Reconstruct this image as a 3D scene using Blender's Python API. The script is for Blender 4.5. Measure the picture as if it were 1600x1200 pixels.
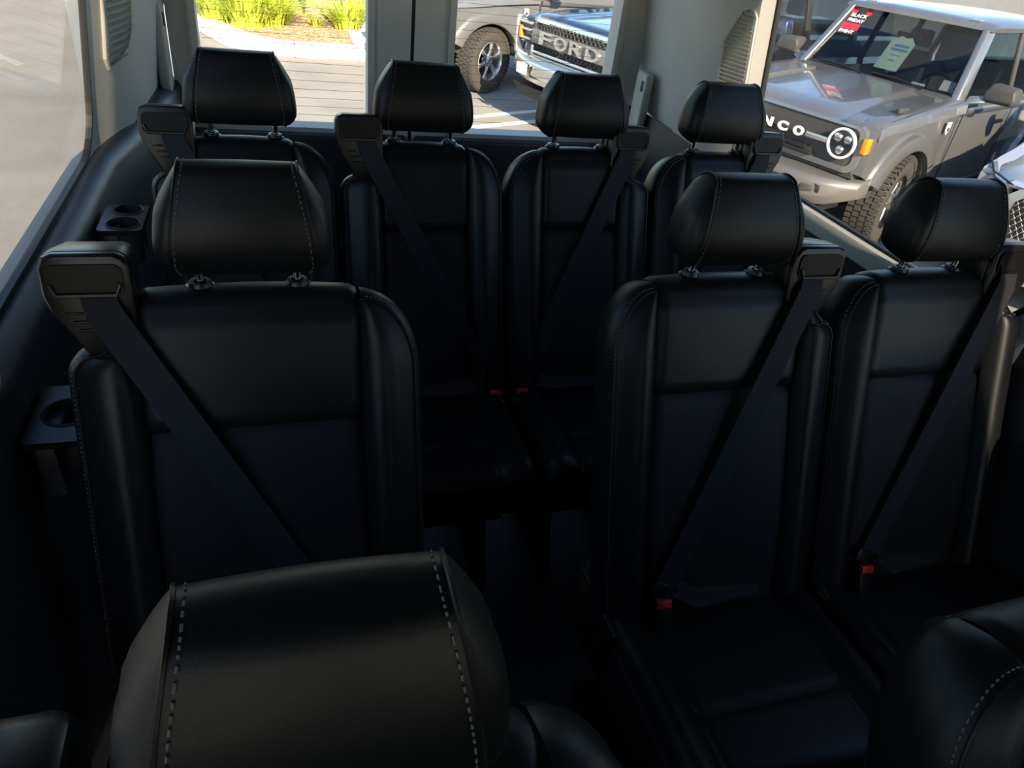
import bpy, bmesh, math, random
from math import sin, cos, pi, radians, sqrt, atan2
from mathutils import Vector, Matrix
random.seed(7)
SC = bpy.context.scene
COL = SC.collection
for o in list(bpy.data.objects): bpy.data.objects.remove(o)

# ------------------------------------------------------------------ camera, sky, sun, exposure
cam = bpy.data.cameras.new('camera'); cam.sensor_width = 36.0; cam.lens = 36*1113.34/1600
cam.clip_start = 0.02; cam.clip_end = 400
camo = bpy.data.objects.new('camera', cam); COL.objects.link(camo)
RM = ((0.95474, -0.06406, 0.29046), (-0.27433, -0.56702, 0.77668), (0.11494, -0.82121, -0.55894))
camo.matrix_world = Matrix(((RM[0][0], -RM[0][1], -RM[0][2], 0), (RM[1][0], -RM[1][1], -RM[1][2], 0),
                            (RM[2][0], -RM[2][1], -RM[2][2], 2.25), (0, 0, 0, 1)))
SC.camera = camo
SUN_AZ = Vector((0.03, -1.0, 0)).normalized(); SUN_EL = radians(27.5)
w = bpy.data.worlds.new('sky'); SC.world = w; w.use_nodes = True
nt = w.node_tree; nt.nodes.clear()
sky = nt.nodes.new('ShaderNodeTexSky'); sky.sky_type = 'NISHITA'; sky.sun_disc = False
sky.ozone_density = 3.0; sky.dust_density = 0.4; sky.sun_elevation = SUN_EL; sky.sun_rotation = atan2(SUN_AZ.x, SUN_AZ.y)
bg = nt.nodes.new('ShaderNodeBackground'); bg.inputs[1].default_value = 0.18
ow = nt.nodes.new('ShaderNodeOutputWorld')
nt.links.new(sky.outputs[0], bg.inputs[0]); nt.links.new(bg.outputs[0], ow.inputs[0])
sl = bpy.data.lights.new('sun', 'SUN'); sl.energy = 6.8; sl.angle = radians(0.53); sl.color = (1.0, 0.86, 0.66)
so = bpy.data.objects.new('sun', sl); COL.objects.link(so)
sd = Vector((SUN_AZ.x*cos(SUN_EL), SUN_AZ.y*cos(SUN_EL), sin(SUN_EL)))
so.rotation_euler = sd.to_track_quat('Z', 'Y').to_euler(); so.location = sd*40
vs = SC.view_settings; vs.view_transform = 'Standard'; vs.look = 'None'; vs.gamma = 1; vs.use_curve_mapping = False
vs.exposure = 1.45
SC.cycles.max_bounces = 10; SC.cycles.transparent_max_bounces = 24; SC.cycles.use_denoising = True
SC.cycles.caustics_reflective = False; SC.cycles.caustics_refractive = False

# ------------------------------------------------------------------ materials
def pm(name, col, rough=0.5, metal=0.0, bump=0.0, bscale=200.0, coat=0.0, var=0.0, vscale=6.0, spec=0.5, col2=None, emit=None):
    m = bpy.data.materials.new(name); m.use_nodes = True
    n = m.node_tree.nodes; l = m.node_tree.links; b = n['Principled BSDF']
    b.inputs['Base Color'].default_value = (*col, 1); b.inputs['Roughness'].default_value = rough
    b.inputs['Metallic'].default_value = metal; b.inputs['Specular IOR Level'].default_value = spec
    b.inputs['Coat Weight'].default_value = coat; b.inputs['Coat Roughness'].default_value = 0.03
    tc = n.new('ShaderNodeTexCoord')
    if var or col2:
        t = n.new('ShaderNodeTexNoise'); t.inputs['Scale'].default_value = vscale; t.inputs['Detail'].default_value = 6
        l.new(tc.outputs['Object'], t.inputs['Vector'])
        mx = n.new('ShaderNodeMix'); mx.data_type = 'RGBA'
        c2 = col2 or tuple(max(0, c*(1-var)) for c in col); c1 = col if col2 else tuple(c*(1+var) for c in col)
        rp = n.new('ShaderNodeValToRGB'); rp.color_ramp.elements[0].position = .35; rp.color_ramp.elements[1].position = .65
        l.new(t.outputs['Fac'], rp.inputs[0]); l.new(rp.outputs[0], mx.inputs[0])
        mx.inputs[6].default_value = (*c1, 1); mx.inputs[7].default_value = (*c2, 1); l.new(mx.outputs[2], b.inputs['Base Color'])
    if bump:
        t = n.new('ShaderNodeTexNoise'); t.inputs['Scale'].default_value = bscale; t.inputs['Detail'].default_value = 3
        l.new(tc.outputs['Object'], t.inputs['Vector'])
        bp = n.new('ShaderNodeBump'); bp.inputs['Strength'].default_value = bump; bp.inputs['Distance'].default_value = 0.002
        l.new(t.outputs['Fac'], bp.inputs['Height']); l.new(bp.outputs[0], b.inputs['Normal'])
    return m
def glass(name, tint, refl=0.9):
    m = bpy.data.materials.new(name); m.use_nodes = True
    n = m.node_tree.nodes; l = m.node_tree.links; n.clear()
    out = n.new('ShaderNodeOutputMaterial'); mx = n.new('ShaderNodeMixShader')
    tr = n.new('ShaderNodeBsdfTransparent'); tr.inputs[0].default_value = (*[sqrt(t) for t in tint], 1)
    gl = n.new('ShaderNodeBsdfGlossy'); gl.inputs['Roughness'].default_value = 0.01
    lw = n.new('ShaderNodeLayerWeight'); lw.inputs['Blend'].default_value = 0.5
    p = n.new('ShaderNodeMath'); p.operation = 'POWER'; p.inputs[1].default_value = 5
    a = n.new('ShaderNodeMath'); a.operation = 'MULTIPLY_ADD'; a.inputs[1].default_value = refl*.9; a.inputs[2].default_value = 0.035
    l.new(lw.outputs['Facing'], p.inputs[0]); l.new(p.outputs[0], a.inputs[0]); l.new(a.outputs[0], mx.inputs[0])
    l.new(tr.outputs[0], mx.inputs[1]); l.new(gl.outputs[0], mx.inputs[2]); l.new(mx.outputs[0], out.inputs[0])
    return m
LEATHER = pm('black_leather', (.007, .008, .009), .40, spec=.24, bump=.10, bscale=700, var=.15, vscale=14)
LEATHER2 = pm('black_perforated_leather', (.009, .009, .0115), .5, spec=.24, bump=.35, bscale=1100, var=.12, vscale=20)
SHELL = pm('black_seat_back_plastic', (.010, .010, .011), .5, bump=.1, bscale=500)
STITCH = pm('grey_stitching', (.11, .11, .11), .8)
CHROME = pm('chrome', (.8, .8, .8), .12, metal=1)
BLACKP = pm('black_plastic', (.008, .008, .009), .30, spec=.32, bump=.06, bscale=600)
SLOT = pm('gloss_black_plastic', (.005, .005, .005), .45, spec=.2)
WEB = pm('belt_webbing', (.013, .014, .019), .7, spec=.3, bump=.5, bscale=900)
RED = pm('red_plastic', (.55, .02, .02), .4)
YELLOW = pm('yellow_label', (.6, .4, .03), .6)
NAVY = pm('dark_trim_plastic', (.020, .023, .030), .45, bump=.15, bscale=450, var=.1)
GREYT = pm('light_grey_trim', (.56, .56, .53), .55, bump=.08, bscale=400, var=.03)
HEADL = pm('grey_headliner', (.18, .18, .175), .9, bump=.4, bscale=300)
FLOORM = pm('black_vinyl_floor', (.010, .010, .010), .6, bump=.3, bscale=120)
SEAL = pm('black_rubber_seal', (.008, .008, .008), .6)
WHITEP = pm('white_van_paint', (.75, .75, .74), .3, coat=.8)
GL_SIDE = glass('tinted_side_glass', (.62, .61, .58), .4)
GL_REAR = glass('rear_glass', (.86, .85, .80), .4)
GL_WIND = glass('clear_windshield', (.8, .82, .8), .5)
DEFR = pm('heater_line_print', (.20, .11, .06), .7)

# ------------------------------------------------------------------ mesh helpers
class MB:
    def __init__(s): s.v = []; s.f = []
    def add(s, vs, fs, M=None):
        o = len(s.v)
        s.v += [tuple(M @ Vector(p)) if M else tuple(p) for p in vs]
        s.f += [tuple(i+o for i in f) for f in fs]; return s
    def box(s, c, d, M=None, taper=1.0):
        x, y, z = [k/2 for k in d]; vs = []
        for sz in (-1, 1):
            t = taper if sz > 0 else 1
            for sx, sy in ((-1, -1), (1, -1), (1, 1), (-1, 1)): vs.append((c[0]+sx*x*t, c[1]+sy*y*t, c[2]+sz*z))
        return s.add(vs, [(3, 2, 1, 0), (4, 5, 6, 7), (0, 1, 5, 4), (1, 2, 6, 5), (2, 3, 7, 6), (3, 0, 4, 7)], M)
    def loft(s, rings, closed=True, caps=True, M=None):
        n = len(rings[0]); vs = [p for r in rings for p in r]; fs = []
        for i in range(len(rings)-1):
            for j in range(n if closed else n-1):
                a = i*n+j; b = i*n+(j+1) % n; fs.append((a, b, b+n, a+n))
        if caps and closed: fs += [tuple(range(n))[::-1], tuple(range((len(rings)-1)*n, len(rings)*n))]
        return s.add(vs, fs, M)
    def prism(s, poly, fn, a, b):
        return s.loft([[fn(p[0], p[1], a) for p in poly], [fn(p[0], p[1], b) for p in poly]])
    def tube(s, path, r, n=8, closed=False, M=None):
        P = [Vector(p) for p in path]; rings = []
        up = None
        for i, p in enumerate(P):
            a = P[i-1] if (i > 0 or closed) else p; b = P[(i+1) % len(P)] if (i < len(P)-1 or closed) else p
            t = (b-a).normalized()
            if up is None: up = Vector((0, 0, 1)) if abs(t.z) < .9 else Vector((0, 1, 0))
            x = t.cross(up).normalized(); up = x.cross(t).normalized()
            rr = r[i] if isinstance(r, (list, tuple)) else r
            rings.append([p+x*cos(2*pi*k/n)*rr+up*sin(2*pi*k/n)*rr for k in range(n)])
        if closed: rings.append(rings[0])
        return s.loft(rings, True, not closed, M)
    def lathe(s, prof, n=32, M=None, closed=False):
        rings = [[(r*cos(2*pi*k/n), r*sin(2*pi*k/n), z) for k in range(n)] for r, z in prof]
        if closed: rings.append(rings[0])
        return s.loft(rings, True, not closed, M)
    def ribbon(s, pts, wds, w, th, nrm):
        rings = []
        for p, wd, nn in zip(pts, wds, nrm):
            p = Vector(p); a = Vector(wd)*w/2; t = Vector(nn)*th/2
            rings.append([p-a-t, p+a-t, p+a+t, p-a+t])
        return s.loft(rings)
    def grid(s, fn, nu, nv):
        vs = [fn(i/nu, j/nv) for i in range(nu+1) for j in range(nv+1)]
        fs = [(i*(nv+1)+j, (i+1)*(nv+1)+j, (i+1)*(nv+1)+j+1, i*(nv+1)+j+1) for i in range(nu) for j in range(nv)]
        return s.add(vs, fs)
    def mesh(s, name, bevel=0, seg=2, ang=35, smooth=True, fixn=True):
        bm = bmesh.new()
        vs = [bm.verts.new(p) for p in s.v]
        for f in s.f:
            try: bm.faces.new([vs[i] for i in f])
            except ValueError: pass
        bmesh.ops.remove_doubles(bm, verts=bm.verts, dist=1e-6)
        if fixn: bmesh.ops.recalc_face_normals(bm, faces=bm.faces)
        if bevel:
            es = [e for e in bm.edges if len(e.link_faces) == 2 and e.calc_face_angle(0) > radians(30)]
            if es: bmesh.ops.bevel(bm, geom=es, offset=bevel, segments=seg, profile=.5, affect='EDGES', clamp_overlap=True)
        me = bpy.data.meshes.new(name); bm.to_mesh(me); bm.free()
        if smooth:
            for p in me.polygons: p.use_smooth = True
            me.set_sharp_from_angle(angle=radians(ang))
        return me
    def build(s, name, mat, parent=None, bevel=0, seg=2, ang=35, smooth=True, fixn=True, kind=None, label=None):
        me = s.mesh(name, bevel, seg, ang, smooth, fixn); me.materials.append(mat)
        o = bpy.data.objects.new(name, me); COL.objects.link(o)
        if parent is not None: o.parent = parent
        if kind: o['kind'] = kind
        if label: o['label'] = label
        return o
def thing(name, label, cat, loc=(0, 0, 0), rz=0, group=None, kind=None):
    o = bpy.data.objects.new(name, None); COL.objects.link(o); o.empty_display_size = .1
    o.location = loc; o.rotation_euler = (0, 0, rz)
    if kind: o['kind'] = kind
    if label: o['label'] = label
    if cat: o['category'] = cat
    if group: o['group'] = group
    return o
def tag(o, label, cat, group=None):
    o['label'] = label; o['category'] = cat
    if group: o['group'] = group
    return o
def struct(o, label=None):
    o['kind'] = 'structure'
    if label: o['label'] = label
    return o
def copy_tree(o, parent=None):
    c = o.copy(); COL.objects.link(c)
    if parent is not None: c.parent = parent
    for ch in [x for x in bpy.data.objects if x.parent == o]: copy_tree(ch, c)
    return c
def arc(cx, cy, r, a0, a1, n): return [(cx+r*cos(radians(a0+(a1-a0)*k/n)), cy+r*sin(radians(a0+(a1-a0)*k/n))) for k in range(n+1)]
def rrect(x0, y0, x1, y1, r, n=6):
    return arc(x1-r, y0+r, r, -90, 0, n)+arc(x1-r, y1-r, r, 0, 90, n)+arc(x0+r, y1-r, r, 90, 180, n)+arc(x0+r, y0+r, r, 180, 270, n)
def holed(outer, holes, fn, th, name, mat, parent=None, kind=None):
    """flat plate with holes: outline and holes in 2-D, fn(a, b, depth) -> 3-D, given real thickness"""
    bm = bmesh.new(); es = []
    for L in [outer]+holes:
        vs = [bm.verts.new((p[0], p[1], 0)) for p in L]
        es += [bm.edges.new((vs[i], vs[(i+1) % len(vs)])) for i in range(len(vs))]
    bmesh.ops.triangle_fill(bm, use_beauty=True, edges=es, normal=(0, 0, 1))
    r = bmesh.ops.extrude_face_region(bm, geom=list(bm.faces))
    for g in r['geom']:
        if isinstance(g, bmesh.types.BMVert): g.co.z = th
    for v in bm.verts: v.co = Vector(fn(v.co.x, v.co.y, v.co.z))
    bmesh.ops.recalc_face_normals(bm, faces=bm.faces)
    me = bpy.data.meshes.new(name); bm.to_mesh(me); bm.free(); me.materials.append(mat)
    o = bpy.data.objects.new(name, me); COL.objects.link(o)
    if parent is not None: o.parent = parent
    if kind: o['kind'] = kind
    return o
def text_part(body, size, mat, M, parent, name='lettering', sx=1.0, depth=.004, bold=0.0, space=1.0, label=None):
    c = bpy.data.curves.new(name, 'FONT'); c.body = body; c.size = size; c.extrude = depth; c.align_x = 'CENTER'; c.align_y = 'CENTER'
    c.offset = bold; c.space_character = space
    t = bpy.data.objects.new(name, c); COL.objects.link(t)
    dg = bpy.context.evaluated_depsgraph_get(); dg.update()
    me = bpy.data.meshes.new_from_object(t.evaluated_get(dg)); bpy.data.objects.remove(t); bpy.data.curves.remove(c)
    for v in me.vertices: v.co = M @ Vector((v.co.x*sx, v.co.y, v.co.z))
    me.materials.clear(); me.materials.append(mat); me.name = name
    o = bpy.data.objects.new(name, me); COL.objects.link(o); o.parent = parent
    if label: o['label'] = label
    return o

# ------------------------------------------------------------------ van body (the setting)
FZ = 0.69                                   # cabin floor above the ground
XL, XR = -0.455, 1.50
YF, YB = -1.75, 2.93
SILL, WTOP, ROOF = 1.60, 2.36, 2.58
def wallx(side, z, off=0.0):
    k = .13*max(0, z-SILL)
    return (XL+k-off) if side < 0 else (XR-k+off)
struct(MB().box(((XL+XR)/2, (YF+YB)/2, FZ-.05), (XR-XL+.16, YB-YF, .10)).build('floor', FLOORM))
struct(MB().box(((XL+XR)/2, (YF+.45+YB)/2, ROOF+.025), (XR-XL-.23, YB-YF-.45, .05)).build('ceiling', HEADL, bevel=.02))
def wall(side, nm):
    root = thing('wall_'+nm, None, None, kind='structure')
    # plate with window openings
    outer = [(YF+.1, SILL-.02), (2.09, SILL-.02), (2.09, ROOF), (YF+.75, ROOF)]
    holes = [rrect(.95, SILL, 2.05 if side < 0 else 2.06, WTOP, .12), rrect(-.45, SILL, .78, WTOP, .10), [(-1.35, SILL), (-.62, SILL), (-.62, WTOP-.36), (-1.12, WTOP-.36)]]
    holed(outer, holes, lambda a, b, d: (wallx(side, b, d), a, b), .010, 'upper_panel', GREYT, root)
    # lower moulded lining: profile (inset, height)
    prof = [(-.05, SILL-.02), (.004, SILL-.004), (.040, SILL-.012), (.052, SILL-.035), (.058, SILL-.14), (.085, 1.24), (.088, FZ+.02), (-.05, FZ)]
    if side > 0: prof = [(-.05, SILL-.02), (.004, SILL-.004), (.006, SILL-.07), (.008, SILL-.09), (.010, 1.24), (.012, FZ+.02), (-.05, FZ)]
    ys = [YF, -.4, .3, .9, 1.5, 2.03, 2.22, 2.5, YB]
    add = [0, 0, 0, 0, 0, 0, .03, .055, .09]
    rings = []
    for y, ad in zip(ys, add):
        rings.append([((XL+i+ad) if side < 0 else (XR-i-ad), y, z) for i, z in prof])
    MB().loft(rings).build('lower_lining', NAVY, root, ang=50)
    if side > 0:
        MB().loft([[(XR+.004, y, SILL+.002), (XR-.018, y, SILL-.006), (XR-.024, y, SILL-.018), (XR-.022, y, SILL-.055), (XR+.004, y, SILL-.06)] for y in (.93, 1.4, 2.0, 2.06)]).build('sill_cap', GREYT, root, ang=40)
    if side > 0:
        MB().loft([[(XR-.02, y, 1.47), (XR-.075, y, 1.455), (XR-.080, y, 1.43), (XR-.03, y, 1.405)] for y in (-.4, .3, .735)]).build('armrest_ledge', GREYT, root, bevel=.006)
    # rear corner post, plan profile at two heights
    pl = [(2.05, 0.0), (2.16, .014), (2.33, .060), (2.60, .072), (YB-.02, .085)]
    if side > 0: pl = [(2.06, 0.0), (2.085, .040), (2.21, .072), (2.50, .060), (YB-.02, .030)]
    rr = []
    for z in (SILL-.01, 1.8, 2.0, 2.2, ROOF):
        xs = [((XL+.13*(z-SILL)+i) if side < 0 else (XR-.13*(z-SILL)-i), y, z) for y, i in pl]
        o2 = [((XL-.06) if side < 0 else (XR+.06), YB-.02, z), ((XL-.06) if side < 0 else (XR+.06), 2.35, z), (wallx(side, z, .012), 2.14, z)]
        rr.append(xs+o2)
    MB().loft(rr).build('rear_corner_post', GREYT, root, ang=20)
    # centre post lining, proud of the wall, with a tapered foot
    m = MB(); s = 1 if side < 0 else -1
    rr = []
    for z, y0, y1, d in ((1.59, .80, .92, .045), (1.63, .78, .955, .075), (1.70, .77, .965, .075), (WTOP, .77, .965, .06), (ROOF, .76, .97, .05)):
        x0 = wallx(side, z)
        if side > 0: d *= .25
        rr.append([(x0-s*.02, y0-.02, z), (x0+s*d, y0+.02, z), (x0+s*d, y1-.02, z), (x0-s*.02, y1+.02, z)])
    m.loft(rr).build('post_lining', GREYT, root, bevel=.012, seg=3)
    # outer skin
    MB().box((XL-.045 if side < 0 else XR+.045, (YF+YB)/2, .97), (.03, YB-YF, 1.04)).build('outer_skin', WHITEP, root)
    return root
wallL = wall(-1, 'left'); wallR = wall(1, 'right')
def side_window(side, n, y0, y1, r):
    root = thing('window_%d' % n, None, None, kind='structure')
    out = rrect(y0-.005, SILL-.005, y1+.005, WTOP+.005, r)
    inn = rrect(y0+.007, SILL+.007, y1-.007, WTOP-.007, r-.01)
    holed(out, [inn], lambda a, b, d: (wallx(side, b, d-.004), a, b), .014, 'rubber_seal', SEAL, root)
    holed(rrect(y0, SILL, y1, WTOP, r), [], lambda a, b, d: (wallx(side, b, .003+d), a, b), .004, 'pane', GL_SIDE, root)
side_window(-1, 1, .95, 2.05, .12); side_window(1, 2, .95, 2.06, .12)
side_window(-1, 3, -.45, .78, .10); side_window(1, 4, -.45, .78, .10)
for sd_, n_ in ((-1, 8), (1, 9)):
    holed([(-1.36, SILL-.01), (-.61, SILL-.01), (-.61, WTOP-.35), (-1.13, WTOP-.35)], [], lambda a, b, d: (wallx(sd_, b, .003+d), a, b), .004, 'window_%d' % n_, GL_SIDE, None, 'structure')
# front of the cabin: scuttle, windshield, unseen overhead shelf set low to block sun
struct(MB().loft([[(XL+.065, -1.33, 2.06), (XR-.065, -1.33, 2.06), (XR-.065, -.83, 2.06), (XL+.065, -.83, 2.06)], [(XL+.13, -1.33, ROOF), (XR-.13, -1.33, ROOF), (XR-.13, -.83, ROOF), (XL+.13, -.83, ROOF)]]).build('trim_2', HEADL, bevel=.02))
wf = thing('wall_front', None, None, kind='structure')
MB().box(((XL+XR)/2, YF-.05, 1.05), (XR-XL+.1, .12, .72)).build('scuttle', NAVY, wf)
for x in (.06, .52, .98):  # unseen front seats; middle one added to keep sun off the aisle floor
    MB().loft([[(x-.25, -1.0, FZ), (x+.25, -1.0, FZ), (x+.25, -.55, FZ), (x-.25, -.55, FZ)], [(x-.25, -1.0, 1.15), (x+.25, -1.0, 1.15), (x+.25, -.62, 1.15), (x-.25, -.62, 1.15)],
               [(x-.25, -.78, 1.2), (x+.25, -.78, 1.2), (x+.25, -.62, 1.2), (x-.25, -.62, 1.2)], [(x-.22, -.66, 1.74), (x+.22, -.66, 1.74), (x+.22, -.55, 1.74), (x-.22, -.55, 1.74)]]).build('unseen_seat_back', LEATHER, wf, bevel=.04, seg=3)
    MB().box((x, -.58, 1.86), (.24, .10, .18)).build('unseen_seat_headrest', LEATHER, wf, bevel=.04, seg=3)
ws = thing('window_5', None, None, kind='structure')
MB().loft([[(XL+.02, YF-.05, 1.41), (XR-.02, YF-.05, 1.41), (XR-.02, YF-.04, 1.41), (XL+.02, YF-.04, 1.41)],
           [(XL+.14, YF+.6, ROOF), (XR-.14, YF+.6, ROOF), (XR-.14, YF+.61, ROOF), (XL+.14, YF+.61, ROOF)]]).build('pane', GL_WIND, ws)
# rear doors
def rear_door(n, x0, x1, wx0, wx1, seam):
    root = thing('door_%d' % n, None, None, kind='structure')
    Y0 = YB-.04
    out = [(x0, FZ), (x1, FZ), (x1, ROOF), (x0, ROOF)]
    hole = rrect(wx0, 1.445, wx1, 2.40, .05)
    holed(out, [hole], lambda a, b, d: (a, Y0+d, b), .075, 'door_frame', GREYT, root)
    # reveal lip around the glass, and dark lower lining
    holed(rrect(wx0-.022, 1.42, wx1+.022, 2.425, .06), [rrect(wx0+.002, 1.447, wx1-.002, 2.398, .05)], lambda a, b, d: (a, Y0-.02+d, b), .03, 'window_surround', GREYT, root)
    MB().box(((x0+x1)/2, Y0-.022, (FZ+1.43)/2), (x1-x0-.012, .06, 1.43-FZ)).build('lower_lining', NAVY, root, bevel=.018, seg=3)
    MB().box(((x0+x1)/2, Y0-.060, 1.22), (.20, .03, .10)).build('handle_recess', BLACKP, root, bevel=.01)
    wn = thing('window_%d' % (n+5), None, None, kind='structure')
    MB().box(((wx0+wx1)/2, Y0+.062, 1.92), (wx1-wx0+.02, .005, .98)).build('pane', GL_REAR, wn)
    z = 1.475; k = 0
    while z < 2.39:
        MB().box(((wx0+wx1)/2, Y0+.0585, z), (wx1-wx0-.02, .0010, .0011)).build('heater_line', DEFR, wn, smooth=False); z += .031
rear_door(1, -.338, .493, -.245, .335, 1); rear_door(2, .507, 1.445, .655, 1.315, -1)
t = struct(MB().box((.5, YB-.005, 1.62), (.012, .05, 1.85)).build('trim_1', SEAL))
def louvre(side, pts, n, ztop, zbot, label):
    """curved louvre panel on the rear corner post"""
    (y0, x0), (y1, x1) = pts
    root = thing('air_vent', label, 'vent', ((x0+x1)/2, (y0+y1)/2, zbot))
    cx, cy = (x0+x1)/2, (y0+y1)/2; s = 1 if side < 0 else -1
    d = Vector((x1-x0, y1-y0, 0)); L = d.length; d.normalize(); nn = Vector((d.y, -d.x, 0))
    if nn.x*s < 0: nn = -nn
    def P(a, z, q):
        k = .13*(z-zbot)*s
        return tuple(Vector((0, 0, z-zbot)) + d*a + nn*q + Vector((k, 0, 0)))
    H = ztop-zbot
    def outline(g):
        return [(-L/2-g, zbot+.02), (-L/2+.01, zbot-g), (0, zbot-g+.006), (L/2-.02, zbot+.035-g), (L/2+g, zbot+.075), (L/2+g, ztop-.05), (L/2-.05, ztop+g), (-L/2-g, ztop+g)] if side < 0 else \
               [(L/2+g, zbot-g), (-L/2-g, zbot-g), (-L/2-g, ztop-.03+g), (-L/2+.02, ztop+g), (L/2-.06, ztop+g-.01), (L/2+g, ztop-.10)]
    holed(outline(.010), [outline(0)], lambda a, b, q: P(a, b, -.004+q), .012, 'vent_frame', GREYT, root)
    holed(outline(.002), [], lambda a, b, q: P(a, b, -.006+q), .003, 'vent_backing', SEAL, root)
    me = None
    for k in range(n):
        z = zbot+.010+(H-.02)*k/(n-1); a0, a1 = -L/2, L/2
        if side < 0 and z < zbot+.075: a1 = L/2-.035*(1-(z-zbot)/.075)
        if side > 0 and z > ztop-.10: a1 = L/2-.06*(z-ztop+.10)/.1
        h = H/(n-1)*.28
        MB().loft([[P(a0, z-h, -.001), P(a0, z-h, .003), P(a0, z+h*.8, .011), P(a0, z+h, -.001)], [P(a1, z-h, -.001), P(a1, z-h, .003), P(a1, z+h*.8, .011), P(a1, z+h, -.001)]]).build('slat', GREYT, root, smooth=False)
louvre(-1, ((2.175, -.413), (2.315, -.376)), 26, 2.22, 1.775, 'grey slatted air vent on the rear post behind the left window')
louvre(1, ((2.097, 1.429), (2.20, 1.4025)), 19, 2.06, 1.815, 'sunlit slatted air vent on the rear post beside the right window')
for s, (x, y, z), lab in ((-1, (-.352, 2.80, 1.80), 'small grey latch cover on the left rear corner post'), (1, (1.405, 2.74, 1.70), 'small grey latch cover on the right rear corner post')):
    r = thing('latch_cover', lab, 'cover', (x, y, z))
    MB().box((0, 0, -.10), (.035, .10, .30)).build('cover_plate', GREYT, r, bevel=.014, seg=3)
    MB().box((.018 if s < 0 else -.018, -.02, 0), (.006, .018, .04)).build('latch', NAVY, r, bevel=.002)
def cup_holder(loc, label, nb):
    r = thing('cup_holder', label, 'cup holder', loc)
    holed(rrect(-.045, -.075*nb, .045, .075*nb, .012), [arc(.004, .0, .036, 0, 345, 23)] if nb == 1 else [arc(.004, -.035, .034, 0, 345, 23), arc(.004, .045, .030, 0, 345, 23)], lambda a, b, q: (a, b, q), .012, 'tray', BLACKP, r)
    for (cy, rr) in ([(.0, .036)] if nb == 1 else [(-.035, .034), (.045, .030)]):
        M = Matrix.Translation((.004, cy, 0))
        MB().lathe([(rr+.002, .013), (rr-.002, .015), (rr-.003, -.07), (.0, -.07), (0, -.073), (rr, -.073), (rr+.002, 0)], 28, M, closed=True).build('cup_well', SEAL, r)
    MB().box((-.02, 0, -.05), (.03, .14*nb, .10)).build('bracket', NAVY, r, bevel=.006)
cup_holder((-.345, 1.70, 1.548), 'black cup holder on the left lining beside the rear row seat', 1.01)
cup_holder((-.345, 1.03, 1.50), 'black cup holder on the left lining beside the single seat', 1)

# ------------------------------------------------------------------ seats
TH = math.atan(.40)
SZ = 1.0325                                  # top of the backrest above the cabin floor
def B(x, q, p):                              # backrest frame -> seat frame (x across, q depth backwards, p up along the back)
    return (x, q*cos(TH)+p*sin(TH), SZ-q*sin(TH)+p*cos(TH))
def make_headrest(root):
    before = set(bpy.data.objects)
    h = MB()
    # front/back profile (y, z); z from the top of the backrest
    ctrl = [(-.040, .046), (-.052, .078), (-.045, .125), (-.022, .176), (-.006, .188), (.022, .186), (.044, .165), (.052, .115), (.046, .070), (.030, .045), (-.01, .038)]
    n = len(ctrl); prof = []
    for i in range(n):                       # Catmull-Rom
        p0, p1, p2, p3 = [Vector(ctrl[(i+k-1) % n]) for k in range(4)]
        for t in (0, .25, .5, .75): prof.append(.5*((2*p1)+(p2-p0)*t+(2*p0-5*p1+4*p2-p3)*t*t+(3*p1-p0-3*p2+p3)*t**3))
    def hw(z): 
        t = min(1, max(0, (z-.03)/.158)); return .076+.023*(1-t**1.6)-.010*max(0, .18-t)/.18
    cy, cz = .0, .105
    rings = []
    for k in range(9): 
        f = -1+2*k/8
        rings.append([(f*hw(p[1]), p[0]+.004*(1-f*f)*(-1 if p[0] < 0 else 1), p[1]-.002*f*f*0) for p in prof])
    MB().loft(rings, caps=True).build('headrest', LEATHER, root, ang=60)
    hd = [o for o in bpy.data.objects if o.parent == root and o.name.startswith('headrest')][-1]
    for s in (-1, 1):
        rs = []
        for a in (0, 8, 18, 30, 45, 60, 75, 86):
            a = radians(a); sc = cos(a)**.55
            zz = lambda p: cz+(p[1]-cz)*sc
            rs.append([(s*(hw(zz(p))-.001+sin(a)*.026*min(1, .25+(.19-zz(p))/.08)), cy+(p[0]-cy)*sc, zz(p)) for p in prof])
        MB().loft(rs).build('side_panel', LEATHER, hd, ang=60)
        seam = [(s*(hw(p[1])+.0005), p[0]*1.012, cz+(p[1]-cz)*1.008) for p in prof]
        MB().tube(seam, .0018, 5, closed=True).build('piping', LEATHER, hd)
        st = MB(); m = len(prof)
        pts = [Vector((s*(hw(p[1])-.006), p[0]*1.012+(-.0015 if p[0] < 0 else .001), cz+(p[1]-cz)*1.004)) for p in prof]
        for i in range(m):
            a, b = pts[i], pts[(i+1) % m]; L = (b-a).length; c = max(1, int(L/.006))
            for j in range(c):
                u = a.lerp(b, (j+.2)/c); v = a.lerp(b, (j+.7)/c); st.tube([u, v], .0009, 4)
        st.build('stitching', STITCH, hd, kind='stuff', smooth=False)
    for s in (-1, 1):
        MB().tube([(s*.0687, .0, -.02), (s*.0687, .0, .09)], .0062, 12).build('headrest_post', CHROME, root)
        MB().lathe([(0, -.006), (.021, -.006), (.0225, .002), (.021, .010), (.017, .0125), (.015, .018), (.009, .0185), (.0085, .012), (0, .012)], 24, Matrix.Translation((s*.0687, .0, 0))).build('post_guide', BLACKP, root)
    for o in [x for x in bpy.data.objects if x not in before]:
        g = o.name.startswith(('post_guide', 'headrest_post'))
        for v in o.data.vertices: v.co.z += SZ + (-.003 if g else .001)
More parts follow.
